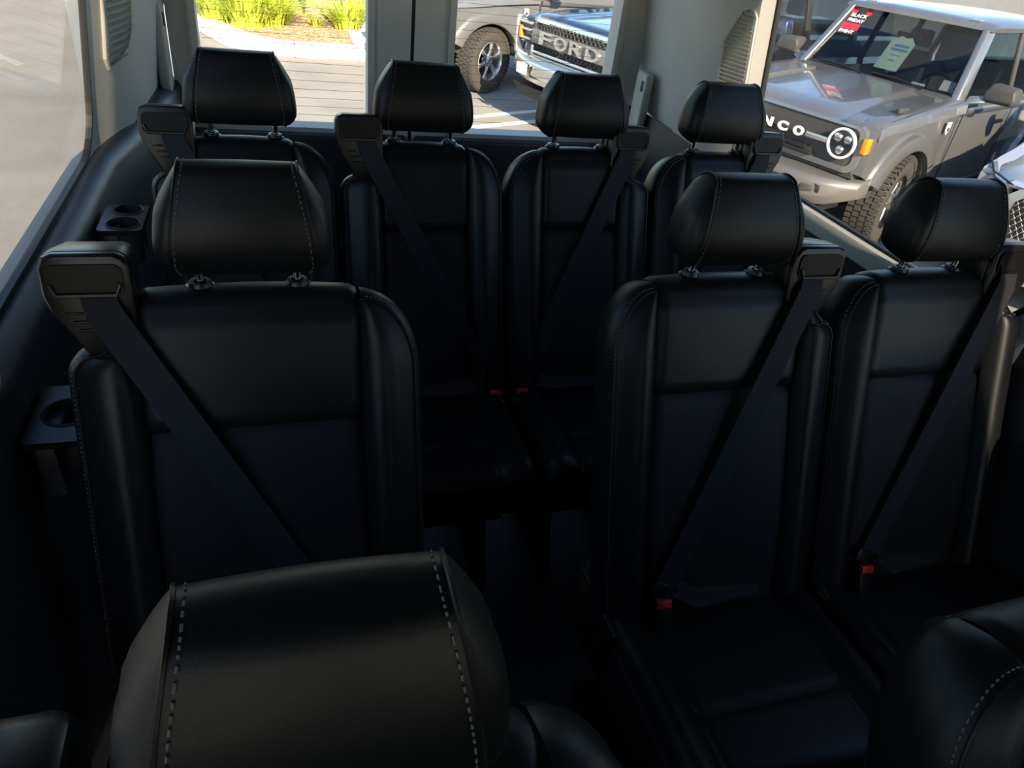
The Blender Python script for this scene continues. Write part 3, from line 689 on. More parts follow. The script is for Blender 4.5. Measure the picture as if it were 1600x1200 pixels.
def boxy_suv(name, label, loc, yaw, stickers):
    root = thing(name, label, 'car', (*loc, 0), yaw)
    RA, FA, HA, WR = 3.76, .82, .41, .41
    # body sides with wheel arch openings and a rounded shoulder
    for s in (-1, 1):
        bot = [(.40, .60)] + arch_cut(FA, .46, .50, HA)[0:] + [(1.35, .44), (RA-.55, .44)] + arch_cut(RA, .46, .50, HA) + [(4.35, .55), (4.55, .62)]
        top = [(4.60, .95), (4.58, 1.17), (4.5, 1.235), (3.0, 1.225), (1.62, 1.23), (1.0, 1.195), (.30, 1.135), (.14, 1.10), (.09, 1.02), (.08, .72)]
        poly = bot+top
        holed(poly, [], lambda a, b, d: V(a, s*(.905-d-.05*max(0, (b-1.12)/.11)), b), .30, 'body_side', PAINT, root)
        # shoulder ridge along the top of the fender
        MB().loft([[V(u, s*.905, h-.05), V(u, s*.925, h-.09), V(u, s*.915, h-.015), V(u, s*.86, h+.012), V(u, s*.74, h+.004), V(u, s*.74, h-.06)] for u, h in ((.12, 1.085), (.20, 1.125), (.6, 1.150), (1.0, 1.188), (1.58, 1.225))]).build('fender_top', PAINT, root, ang=50)
        MB().loft([[V(u, s*.90, h-.035), V(u, s*.922, h-.05), V(u, s*.922, h-.075), V(u, s*.90, h-.10)] for u, h in ((1.62, 1.21), (3.0, 1.222), (4.5, 1.23))]).build('belt_ridge', PAINT, root, ang=50)
        flare(root, FA, s, .465, .60, .87, .955, HA, PAINT, 22); flare(root, RA, s, .465, .60, .87, .955, HA, PAINT)
        MB().prism(arch_cut(FA, .47, .42, HA)+[(FA+.46, .36), (FA-.46, .36)], lambda a, b, d: V(a, s*d, b), .55, .60).build('wheel_arch_liner', SEAL, root)
        wheel(root, FA, s, .80, WR, .27, 6, 'mid' if stickers else 'bright', radians(9 if stickers else 17)); wheel(root, RA, s, .80, WR, .26, 6, 'mid' if stickers else 'bright')
        # door gaps, handle
        for uu in (1.60, 2.72, 3.72): MB().box(V(uu, s*.9035, .84), (.010, .006, .66)).build('door_gap', SEAL, root, smooth=False)
        MB().box(V(2.50, s*.925, 1.02), (.20, .025, .035)).build('door_handle', DGREY, root, bevel=.01, seg=3)
        MB().box(V(2.3, s*.87, .43), (1.9, .10, .09)).build('sill', DGREY, root, bevel=.02)
        # shield badge behind the wheel arch
        sh = [(-.038, .05), (.038, .05), (.038, -.02), (0, -.062), (-.038, -.02)]
        M = MB().prism(sh, lambda a, b, d: V(1.37+a, s*(.905+d), 1.02+b), 0, .010); bd = M.build('badge', WHITE, root, bevel=.003)
        MB().prism([(-.02, -.005), (-.005, .012), (.018, .008), (.022, -.012), (0, -.03)], lambda a, b, d: V(1.37+a, s*(.915+d), 1.015+b), 0, .003).build('badge_mark', STBLK, bd)
        # side marker and corner
        MB().box(V(.05, s*.872, .955), (.075, .045, .12)).build('side_marker', AMBER, root, bevel=.008)
        # mirror
        m = MB().loft([[V(u, s*v, h) for u, v, h in ((u0, .98, 1.24+dz), (u0, 1.20, 1.25+dz), (u0, 1.225, 1.30), (u0, 1.20, 1.40-dz), (u0, 1.0, 1.41-dz), (u0, .97, 1.33))] for u0, dz in ((1.66, .03), (1.69, .005), (1.80, 0), (1.84, .01))]).build('mirror', DGREY, root, bevel=.012, seg=3)
        MB().loft([[V(1.60, s*.86, 1.205), V(1.86, s*.86, 1.205), V(1.84, s*.86, 1.27), V(1.66, s*.86, 1.27)], [V(1.68, s*1.0, 1.24), V(1.80, s*1.0, 1.24), V(1.80, s*1.0, 1.30), V(1.70, s*1.0, 1.30)]]).build('mirror_arm', PAINT, root, bevel=.01)
        # pillars and side glass
        MB().loft([[V(1.52, s*.835, 1.215), V(1.66, s*.85, 1.215), V(1.66, s*.78, 1.215), V(1.52, s*.76, 1.215)], [V(1.93, s*.69, 1.785), V(2.07, s*.705, 1.785), V(2.07, s*.645, 1.785), V(1.93, s*.625, 1.785)]]).build('front_pillar', PAINT, root, bevel=.02, seg=3)
        for uu, wdt, mt in ((2.74, .08, DGREY), (3.70, .09, DGREY), (4.44, .14, PAINT)):
            MB().loft([[V(uu-wdt/2, s*.83, 1.20), V(uu+wdt/2, s*.83, 1.20), V(uu+wdt/2, s*.79, 1.20), V(uu-wdt/2, s*.79, 1.20)], [V(uu-wdt/2, s*.70, 1.78), V(uu+wdt/2, s*.70, 1.78), V(uu+wdt/2, s*.66, 1.78), V(uu-wdt/2, s*.66, 1.78)]]).build('pillar', mt, root, bevel=.008)
        for u0, u1, t0, t1 in ((1.66, 2.70, 2.08, 2.70), (2.79, 3.65, 2.79, 3.65), (3.75, 4.37, 3.75, 4.37)):
            MB().loft([[V(u0, s*.815, 1.21), V(u1, s*.815, 1.21), V(u1, s*.81, 1.21), V(u0, s*.81, 1.21)], [V(t0, s*.685, 1.775), V(t1, s*.685, 1.775), V(t1, s*.68, 1.775), V(t0, s*.68, 1.775)]]).build('side_glass', CGLASS, root, smooth=False)
        MB().tube([V(2.02, s*.70, 1.772), V(4.4, s*.70, 1.772)], .014, 6).build('roof_rail', DGREY, root)
        for vv in (.52, .60):
            pass
    # hood with raised middle
    def hd(a, b):
        v = -.745+1.49*a; u = .07+1.43*b
        h = 1.075+.125*b**.8+.018*(1-(v/.745)**2)
        rise = .028*min(1, max(0, (.50-abs(v))/.06))*min(1, b/.15); lead = -.085*max(0, 1-b/.05)**2
        return V(u, v, h+rise+lead)
    def hdn(a, b): p = hd(a, b); return (p[0], p[1], p[2]-.03)
    hm = MB().grid(hd, 40, 30); hm.grid(hdn, 4, 4)
    hm.build('hood', PAINT, root, ang=40, fixn=True)
    for s in (-1, 1): MB().box(V(.60, s*.80, 1.185), (.16, .035, .045)).build('hood_handle', DGREY, root, bevel=.012)
    for k in range(6): MB().tube([V(1.32, .20+.035*k, 1.205), V(1.35, .20+.035*k, 1.207)], .006, 6).build('washer_vent', SILVM, root)
    # grille panel with rounded ends
    gp = rrect(-.80, .76, .80, 1.065, .06)
    holed(gp, [], lambda a, b, d: V(.005+d+.045*(abs(a)/.8)**4, a, b), .10, 'grille_panel', DGREY, root)
    fr = [p for p in rrect(-.845, .715, .845, 1.085, .08)]
    holed(fr, [rrect(-.80, .76, .80, 1.062, .06)], lambda a, b, d: V(-.012+d+.05*(abs(a)/.8)**4, a, b), .14, 'grille_surround', PAINT, root)
    for a, b, c in ((-.30, .82, .11), (.30, .82, .11), (0, .78, .9), (0, .855, .34)):
        MB().box(V(-.0, a, b), (.03, c if c > .3 else .20, .035)).build('grille_slot', SEAL, root, bevel=.006)
    for s in (-1, 1):
        c = (.0, s*.688, .932)
        MB().lathe([(.120, 0), (.122, .03), (.113, .036), (.102, .03), (.102, 0)], 40, Matrix.Translation(V(.02, s*.688, .932)) @ Matrix.Rotation(radians(90), 4, 'Y'), closed=True).build('headlight_ring', WHITE, root)
        lm = MB().lathe([(0, .004), (.102, .006), (.102, -.05), (0, -.06)], 32, Matrix.Translation(V(.01, s*.688, .932)) @ Matrix.Rotation(radians(90), 4, 'Y')).build('headlight_bowl', RIMD, root)
        for dy, dz in ((.045, .04), (-.045, .04), (0, -.05)):
            MB().lathe([(0, .022), (.026, .018), (.036, .006), (.036, 0), (0, 0)], 16, Matrix.Translation(V(.004, s*.688+dy, .932+dz)) @ Matrix.Rotation(radians(90), 4, 'Y')).build('projector_lens', CHROME, lm)
        MB().lathe([(0, .040), (.06, .037), (.102, .026), (.102, .024), (0, .036)], 32, Matrix.Translation(V(.02, s*.688, .932)) @ Matrix.Rotation(radians(90), 4, 'Y')).build('headlight_lens', LAMPG, root)
        if s > 0: MB().box(V(-.01, s*.470, .925), (.02, .20, .042)).build('light_bar', SILVM, root, bevel=.005)
    block_letters('BRONCO', root, WHITE, .100, .076, .156, lambda a, b, d: V(-.006-d, a-.098, .925+b), .006, .05)
    # bumper
    def bump(u, v): return V(u+.09*(abs(v)/.9)**3, v, 0)
    rings = []
    for k in range(21):
        v = -.92+1.84*k/20; c = .30*(abs(v)/.92)**4.5; e = .10*max(0, (abs(v)-.7)/.22)
        rings.append([V(-.16+c, v, .66), V(-.20+c, v, .62), V(-.20+c, v, .50+e), V(-.14+c, v, .42+e), V(.10+c*.6, v, .42+e), V(.12+c*.6, v, .68)])
    MB().loft(rings).build('bumper', MGREY, root, bevel=.012, ang=40)
    for s in (-1, 1):
        MB().prism([(.36, .50), (.70, .535), (.70, .595), (.66, .605), (.36, .60)], lambda a, b, d: V(-.198+d+.30*(a/.92)**4.5, s*a, b), -.008, .03).build('bumper_pocket', SEAL, root, bevel=.008)
        MB().prism([(.56, .52), (.66, .54), (.66, .585), (.56, .59)], lambda a, b, d: V(-.203+d+.30*(a/.92)**4.5, s*a, b), -.012, .01).build('fog_lamp', DGREY, root, bevel=.01)
        MB().loft([[V(-.20, s*.40+o, .50), V(-.26, s*.40+o, .52), V(-.25, s*.40+o, .60), V(-.18, s*.40+o, .62)] for o in (-.03, .03)]).build('tow_hook', MGREY if not stickers else SILVM, root, bevel=.01)
    MB().prism([(-.36, .50), (.36, .50), (.36, .60), (-.36, .60)], lambda a, b, d: V(-.204+d, a, b), 0, .02).build('lower_grille', SEAL, root, bevel=.008)
    MB().loft([[V(.06, -.85, .68), V(.06, .85, .68), V(.3, .85, .68), V(.3, -.85, .68)], [V(.06, -.8, .78), V(.06, .8, .78), V(.3, .8, .78), V(.3, -.8, .78)]]).build('bumper_valance', DGREY, root)
    MB().box(V(.35, 0, .36), (.9, 1.3, .06)).build('skid_plate', SEAL, root)
    # cowl, windshield, roof
    MB().loft([[V(1.44, -.80, 1.19), V(1.62, -.80, 1.20), V(1.62, .80, 1.20), V(1.44, .80, 1.19)], [V(1.44, -.78, 1.225), V(1.60, -.77, 1.245), V(1.60, .77, 1.245), V(1.44, .78, 1.225)]]).build('cowl', DGREY, root, bevel=.006)
    MB().loft([[V(1.565, -.765, 1.235), V(1.565, .765, 1.235), V(1.57, .765, 1.235), V(1.57, -.765, 1.235)], [V(1.985, -.64, 1.765), V(1.985, .64, 1.765), V(1.99, .64, 1.765), V(1.99, -.64, 1.765)]]).build('windshield', CGLASS, root, smooth=False)
    rf = []
    for u, z0, z1 in ((1.93, 1.765, 1.79), (1.97, 1.76, 1.82), (2.10, 1.76, 1.838), (3.2, 1.76, 1.85), (4.45, 1.76, 1.83), (4.53, 1.76, 1.80)):
        rf.append([V(u, -.715, z0), V(u, -.725, (z0+z1)/2), V(u, -.685, z1-.012), V(u, -.3, z1), V(u, .3, z1), V(u, .685, z1-.012), V(u, .725, (z0+z1)/2), V(u, .715, z0)])
    MB().loft(rf).build('roof', PAINT, root, ang=45)
    for a in (-.56, -.50, .50, .56): MB().box(V(2.01, a, 1.832), (.10, .012, .014)).build('roof_rib', SILVM, root, bevel=.004)
    MB().loft([[V(4.52, -.80, .6), V(4.60, -.80, .6), V(4.60, .80, .6), V(4.52, .80, .6)], [V(4.48, -.72, 1.76), V(4.54, -.72, 1.76), V(4.54, .72, 1.76), V(4.48, .72, 1.76)]]).build('tailgate', PAINT, root)
    MB().box(V(2.6, 0, .55), (3.9, 1.25, .12)).build('cabin_floor', INTER, root)
    MB().loft([[V(1.60, -.74, .62), V(1.60, .74, .62), V(2.0, .74, .62), V(2.0, -.74, .62)], [V(1.62, -.72, 1.16), V(1.62, .72, 1.16), V(1.95, .72, 1.21), V(1.95, -.72, 1.21)]]).build('dashboard', INTER, root, bevel=.02)
    for s in (-1, 1):
        MB().loft([[V(2.45, s*.38-.24, .62), V(3.0, s*.38-.24, .62), V(3.0, s*.38+.24, .62), V(2.45, s*.38+.24, .62)], [V(2.45, s*.38-.24, .9), V(3.0, s*.38-.24, .9), V(3.0, s*.38+.24, .9), V(2.45, s*.38+.24, .9)], [V(2.85, s*.38-.22, .95), V(3.02, s*.38-.22, .95), V(3.02, s*.38+.22, .95), V(2.85, s*.38+.22, .95)], [V(3.0, s*.38-.18, 1.40), V(3.10, s*.38-.18, 1.40), V(3.10, s*.38+.18, 1.40), V(3.0, s*.38+.18, 1.40)]]).build('front_seat', INTER, root, bevel=.04, seg=3)
        MB().box(V(3.08, s*.38, 1.52), (.10, .24, .17)).build('front_headrest', INTER, root, bevel=.035, seg=3)
    sw = MB().tube([(-2.13+.05*sin(2*pi*k/28), .38+.18*cos(2*pi*k/28), 1.16+.18*sin(2*pi*k/28)) for k in range(28)], .014, 8, closed=True).build('steering_wheel', SEAL, root)
    MB().box(V(1.95, 0, 1.60), (.02, .24, .06)).build('rear_view_mirror', SEAL, root, bevel=.01)
    # wipers
    for v0, v1 in ((-.10, -.62), (.50, -.04)):
        MB().tube([V(1.50, v0, 1.25), V(1.56, (v0+v1)/2, 1.272), V(1.575, v1, 1.272)], .010, 6).build('wiper', SEAL, root)
    if stickers:
        g = Vector((.42, 0, .55)).normalized(); n = Vector((g.z, 0, g.x))
        def W(v, h, off=.006):               # point on the outside of the windshield
            t = (h-1.235)/.53; u = 1.565+.42*t
            return Vector(V(u, v, h))+n*off
        def wm(v, h, off=.008):
            p = W(v, h, off); up_ = Vector((-g.x, 0, g.z)); x = Vector((0, 1, 0)); z = x.cross(up_)
            return Matrix(((x.x, up_.x, z.x, p.x), (x.y, up_.y, z.y, p.y), (x.z, up_.z, z.z, p.z), (0, 0, 0, 1)))
        st = thing('windshield_sticker', 'black and red sale sticker at the top corner of the grey off-roader windshield', 'sticker', (0, 0, 0)); st.parent = None
        st.location = root.location; st.rotation_euler = root.rotation_euler
        def card(v0, v1, h0, h1, mat, nm, off=.003): MB().loft([[W(v0, h0, off), W(v1, h0, off), W(v1, h0, off+.001), W(v0, h0, off+.001)], [W(v0, h1, off), W(v1, h1, off), W(v1, h1, off+.001), W(v0, h1, off+.001)]]).build(nm, mat, st, smooth=False)
        card(-.645, -.59, 1.70, 1.755, STRED, 'red_corner'); card(-.495, -.44, 1.70, 1.755, STRED, 'red_corner'); card(-.65, -.445, 1.615, 1.70, STBLK, 'black_panel'); card(-.655, -.47, 1.56, 1.615, STRED, 'red_panel'); card(-.66, -.48, 1.515, 1.56, STBLK, 'black_panel')
        text_part('BLACK', .052, WHITE, wm(-.546, 1.680), st, 'lettering', sx=1.08, depth=.001, bold=.001)
        text_part('FRIDAY', .048, WHITE, wm(-.548, 1.637), st, 'lettering', sx=1.06, depth=.001, bold=.0015)
        text_part('EVENT', .046, WHITE, wm(-.57, 1.537), st, 'lettering', sx=1.15, depth=.001, bold=.0015)
        pt = thing('hang_tag', 'pale green paper price tag hanging inside the grey off-roader windshield', 'tag', root.location, yaw)
        poly = [(-.12, 1.33), (.115, 1.33), (.115, 1.565), (.05, 1.615), (0, 1.60), (-.05, 1.615), (-.12, 1.565)]
        MB().prism(poly, lambda a, b, d: tuple(W(a+.02, b, -.03+d)), 0, .002).build('tag_sheet', PAPER, pt, smooth=False)
        for k, (x0, x1, hh, th) in enumerate(((-.06, .08, 1.522, .022), (-.07, .09, 1.490, .018), (-.05, .06, 1.45, .006), (-.03, .04, 1.405, .008))):
            MB().prism([(x0, hh), (x1, hh), (x1, hh+th), (x0, hh+th)], lambda a, b, d: tuple(W(a+.02, b, -.026+d)), 0, .001).build('printed_line', INKB, pt, smooth=False)
        wt = thing('paper_card', 'small white paper card lying at the driver side corner of the windshield', 'card', root.location, yaw)
        MB().prism([(.60, 1.275), (.73, 1.275), (.715, 1.355), (.59, 1.355)], lambda a, b, d: tuple(W(a, b, -.02+d)), 0, .002).build('card_sheet', PAPERW, wt, smooth=False)
        MB().prism([(.34, 1.27), (.47, 1.27), (.47, 1.287), (.34, 1.287)], lambda a, b, d: tuple(W(a, b, -.02+d)), 0, .002).build('card_strip', PAPERW, wt, smooth=False)
    return root
boxy_suv('off_road_car', 'grey boxy off-roader with round headlights seen through the right window', (4.087, 5.491), -2.759, True)
boxy_suv('off_road_car', 'grey off-roader behind the blue pickup, showing its sunlit front wheel', (1.706, 10.67), -2.842, False)

def pickup(label, loc, yaw):
    root = thing('pickup_truck', label, 'truck', (*loc, 0), yaw)
    FA, RA, HA, WR = .98, 4.66, .43, .43
    for s in (-1, 1):
        poly = [(.40, .62)]+arch_cut(FA, .50, .52, HA)+[(1.6, .48), (4.0, .48)]+arch_cut(RA, .50, .52, HA)+[(5.75, .60), (5.8, 1.3), (3.9, 1.30), (1.75, 1.30), (.9, 1.27), (.35, 1.215), (.16, 1.15), (.12, .75)]
        holed(poly, [], lambda a, b, d: V(a, s*(1.0-d-.06*max(0, (b-1.15)/.15)), b), .30, 'body_side', BLUEP, root)
        flare(root, FA, s, .51, .64, .96, 1.035, HA, BLUEP); flare(root, RA, s, .51, .64, .96, 1.035, HA, BLUEP)
        MB().prism(arch_cut(FA, .52, .45, HA)+[(FA+.5, .36), (FA-.5, .36)], lambda a, b, d: V(a, s*d, b), .60, .66).build('wheel_arch_liner', SEAL, root)
        wheel(root, FA, s, .88, WR, .30, 6, 'dark'); wheel(root, RA, s, .88, WR, .30, 6, 'dark')
        for uu in (1.78, 2.86, 3.88): MB().box(V(uu, s*1.0, .88), (.010, .006, .72)).build('door_gap', SEAL, root, smooth=False)
        for uu in (2.66, 3.66): MB().box(V(uu, s*1.02, 1.10), (.20, .03, .04)).build('door_handle', BLUEP, root, bevel=.01)
        MB().loft([[V(1.75, s*.86, 1.28), V(1.92, s*.88, 1.28), V(1.92, s*.80, 1.28), V(1.75, s*.78, 1.28)], [V(2.42, s*.70, 1.90), V(2.56, s*.71, 1.90), V(2.56, s*.64, 1.90), V(2.42, s*.63, 1.90)]]).build('front_pillar', BLUEP, root, bevel=.02)
        for uu, wdt in ((2.88, .10), (3.86, .16)):
            MB().loft([[V(uu-wdt/2, s*.90, 1.28), V(uu+wdt/2, s*.90, 1.28), V(uu+wdt/2, s*.85, 1.28), V(uu-wdt/2, s*.85, 1.28)], [V(uu-wdt/2, s*.72, 1.90), V(uu+wdt/2, s*.72, 1.90), V(uu+wdt/2, s*.68, 1.90), V(uu-wdt/2, s*.68, 1.90)]]).build('pillar', BLUEP if wdt > .12 else SEAL, root, bevel=.01)
        for u0, u1, t0 in ((1.95, 2.82, 2.58), (2.94, 3.77, 2.94)):
            MB().loft([[V(u0, s*.885, 1.29), V(u1, s*.885, 1.29), V(u1, s*.88, 1.29), V(u0, s*.88, 1.29)], [V(t0, s*.705, 1.89), V(u1, s*.705, 1.89), V(u1, s*.70, 1.89), V(t0, s*.70, 1.89)]]).build('side_glass', CGLASS, root, smooth=False)
        MB().loft([[V(u0, s*v, h) for v, h in ((1.03, 1.30), (1.15, 1.30), (1.165, 1.42), (1.14, 1.52), (1.04, 1.52))] for u0 in (2.02, 2.15)]).build('mirror', BLUEP, root, bevel=.02, seg=3)
        MB().box(V(2.09, s*.97, 1.32), (.08, .18, .05)).build('mirror_arm', SEAL, root, bevel=.01)
        # stacked headlamp with silver bracket
        hl = MB().loft([[V(.06+c, s*v0, h0), V(.06+c*.2, s*v1, h0), V(.06+c*.2, s*v1, h1), V(.06+c, s*v0, h1)] for c, v0, v1, h0, h1 in ((.02, .96, .70, .92, 1.16), (.16, .98, .70, .90, 1.18))]).build('headlight', RIMD, root, bevel=.012)
        for hh in (.97, 1.06, 1.13): MB().box(V(.062, s*.83, hh), (.05, .20, .028)).build('lamp_element', SILVM, hl, bevel=.008)
        MB().box(V(.058, s*.93, 1.02), (.05, .04, .13)).build('turn_lamp', AMBER, hl, bevel=.01)
        MB().loft([[V(.02, s*v0, h), V(.12, s*v0, h), V(.12, s*v1, h), V(.02, s*v1, h)] for v0, v1, h in ((.99, .95, .80), (1.0, .965, 1.0), (.99, .95, 1.19))]).build('lamp_surround', SILVM, root, bevel=.01)
    def hd(a, b):
        v = -.96+1.92*a; u = .12+1.68*b
        h = 1.20+.12*b**.8+.03*(1-(v/.96)**2)+.03*min(1, max(0, (abs(v)-.40)/.08))*max(0, 1-abs(v)/1.1)-.10*max(0, 1-b/.06)**2-.05*max(0, (abs(v)-.85)/.11)**2
        return V(u+.10*(abs(v)/.96)**3*(1-b), v, h)
    MB().grid(hd, 48, 30).build('hood', BLUEP, root, ang=40)
    # grille: dark mesh, silver bars, block letters
    holed(rrect(-.72, .80, .72, 1.17, .05), [], lambda a, b, d: V(.07+d+.06*(abs(a)/.72)**2, a, b), .06, 'grille_backing', SEAL, root)
    holed(rrect(-.76, .765, .76, 1.205, .07), [rrect(-.70, .82, .70, 1.16, .05)], lambda a, b, d: V(.02+d+.06*(abs(a)/.72)**2, a, b), .08, 'grille_surround', SILVM, root)
    hx = MB()
    for r_ in range(9):
        for c_ in range(22):
            v = -.68+c_*.064+(.032 if r_ % 2 else 0); h = .835+r_*.040
            if abs(v) > .68: continue
            pts = [V(.045+.06*(abs(v)/.72)**2, v+.030*cos(k*pi/3+pi/6), h+.019*sin(k*pi/3+pi/6)) for k in range(6)]
            hx.tube(pts, .0045, 4, closed=True)
    hx.build('grille_mesh', DGREY, root, smooth=False, kind='stuff')
    MB().box(V(.025, 0, 1.025), (.03, 1.36, .145)).build('grille_bar', MGREY, root, bevel=.01)
    block_letters('FORD', root, SILVM, .215, .135, .262, lambda a, b, d: V(-.004-d, a, 1.03+b), .014, .02)
    MB().box(V(.03, 0, .865), (.035, 1.30, .03)).build('grille_bar', SILVM, root, bevel=.006)
    rings = []
    for k in range(25):
        v = -1.03+2.06*k/24; c = .22*(abs(v)/1.03)**3
        rings.append([V(-.10+c, v, .84), V(-.15+c, v, .79), V(-.15+c, v, .66), V(-.10+c, v, .57), V(.16+c, v, .57), V(.18+c, v, .84)])
    MB().loft(rings).build('bumper', SILVM, root, bevel=.015, ang=40)
    MB().prism(rrect(-.46, .635, .46, .75, .03), lambda a, b, d: V(-.153+d+.22*(abs(a)/1.03)**3, a, b), 0, .03).build('bumper_opening', SEAL, root)
    MB().box(V(-.15, -.58, .70), (.02, .18, .11)).build('plate_bracket', PAPERW, root, bevel=.005)
    for s in (-1, 1): MB().lathe([(0, .012), (.016, .01), (.018, 0), (0, 0)], 12, Matrix.Translation(V(-.09, s*.55, .838))).build('parking_sensor', SEAL, root)
    MB().loft([[V(.06, -.8, .36), V(.06, .8, .36), V(.5, .8, .36), V(.5, -.8, .36)], [V(-.02, -.9, .50), V(-.02, .9, .50), V(.5, .9, .50), V(.5, -.9, .50)]]).build('lower_valance', SEAL, root)
    MB().loft([[V(1.86, -.80, 1.30), V(1.86, .80, 1.30), V(1.87, .80, 1.30), V(1.87, -.80, 1.30)], [V(2.46, -.64, 1.885), V(2.46, .64, 1.885), V(2.47, .64, 1.885), V(2.47, -.64, 1.885)]]).build('windshield', CGLASS, root, smooth=False)
    MB().loft([[V(u, -.72, 1.88), V(u, -.68, z-.015), V(u, 0, z), V(u, .68, z-.015), V(u, .72, 1.88)] for u, z in ((2.42, 1.905), (2.55, 1.945), (3.3, 1.965), (3.9, 1.94), (3.96, 1.90))]).build('roof', BLUEP, root, ang=45)
    MB().loft([[V(3.92, -.90, 1.28), V(3.92, .90, 1.28), V(3.93, .90, 1.28), V(3.93, -.90, 1.28)], [V(3.92, -.70, 1.89), V(3.92, .70, 1.89), V(3.93, .70, 1.89), V(3.93, -.70, 1.89)]]).build('rear_glass', CGLASS, root, smooth=False)
    MB().box(V(2.8, 0, .6), (2.3, 1.5, .14)).build('cabin_floor', INTER, root)
    MB().loft([[V(1.85, -.8, .65), V(1.85, .8, .65), V(2.2, .8, .65), V(2.2, -.8, .65)], [V(1.90, -.78, 1.22), V(1.90, .78, 1.22), V(2.15, .78, 1.28), V(2.15, -.78, 1.28)]]).build('dashboard', INTER, root, bevel=.03)
    for s in (-1, 1):
        MB().loft([[V(2.85, s*.42-.24, .7), V(3.1, s*.42-.24, .7), V(3.1, s*.42+.24, .7), V(2.85, s*.42+.24, .7)], [V(3.1, s*.42-.2, 1.45), V(3.2, s*.42-.2, 1.45), V(3.2, s*.42+.2, 1.45), V(3.1, s*.42+.2, 1.45)]]).build('front_seat', INTER, root, bevel=.04)
        MB().box(V(3.18, s*.42, 1.57), (.1, .25, .18)).build('front_headrest', INTER, root, bevel=.04)
    MB().box(V(4.85, 0, .85), (1.9, 1.7, .10)).build('bed_floor', SEAL, root); MB().box(V(5.76, 0, .95), (.08, 1.8, .68)).build('tailgate', BLUEP, root, bevel=.02)
    MB().box(V(1.0, 0, .55), (1.5, 1.2, .2)).build('engine_cradle', SEAL, root)
    return root
pickup('dark blue pickup with block letters across its grille behind the right rear door', (3.0, 7.73), -2.80)

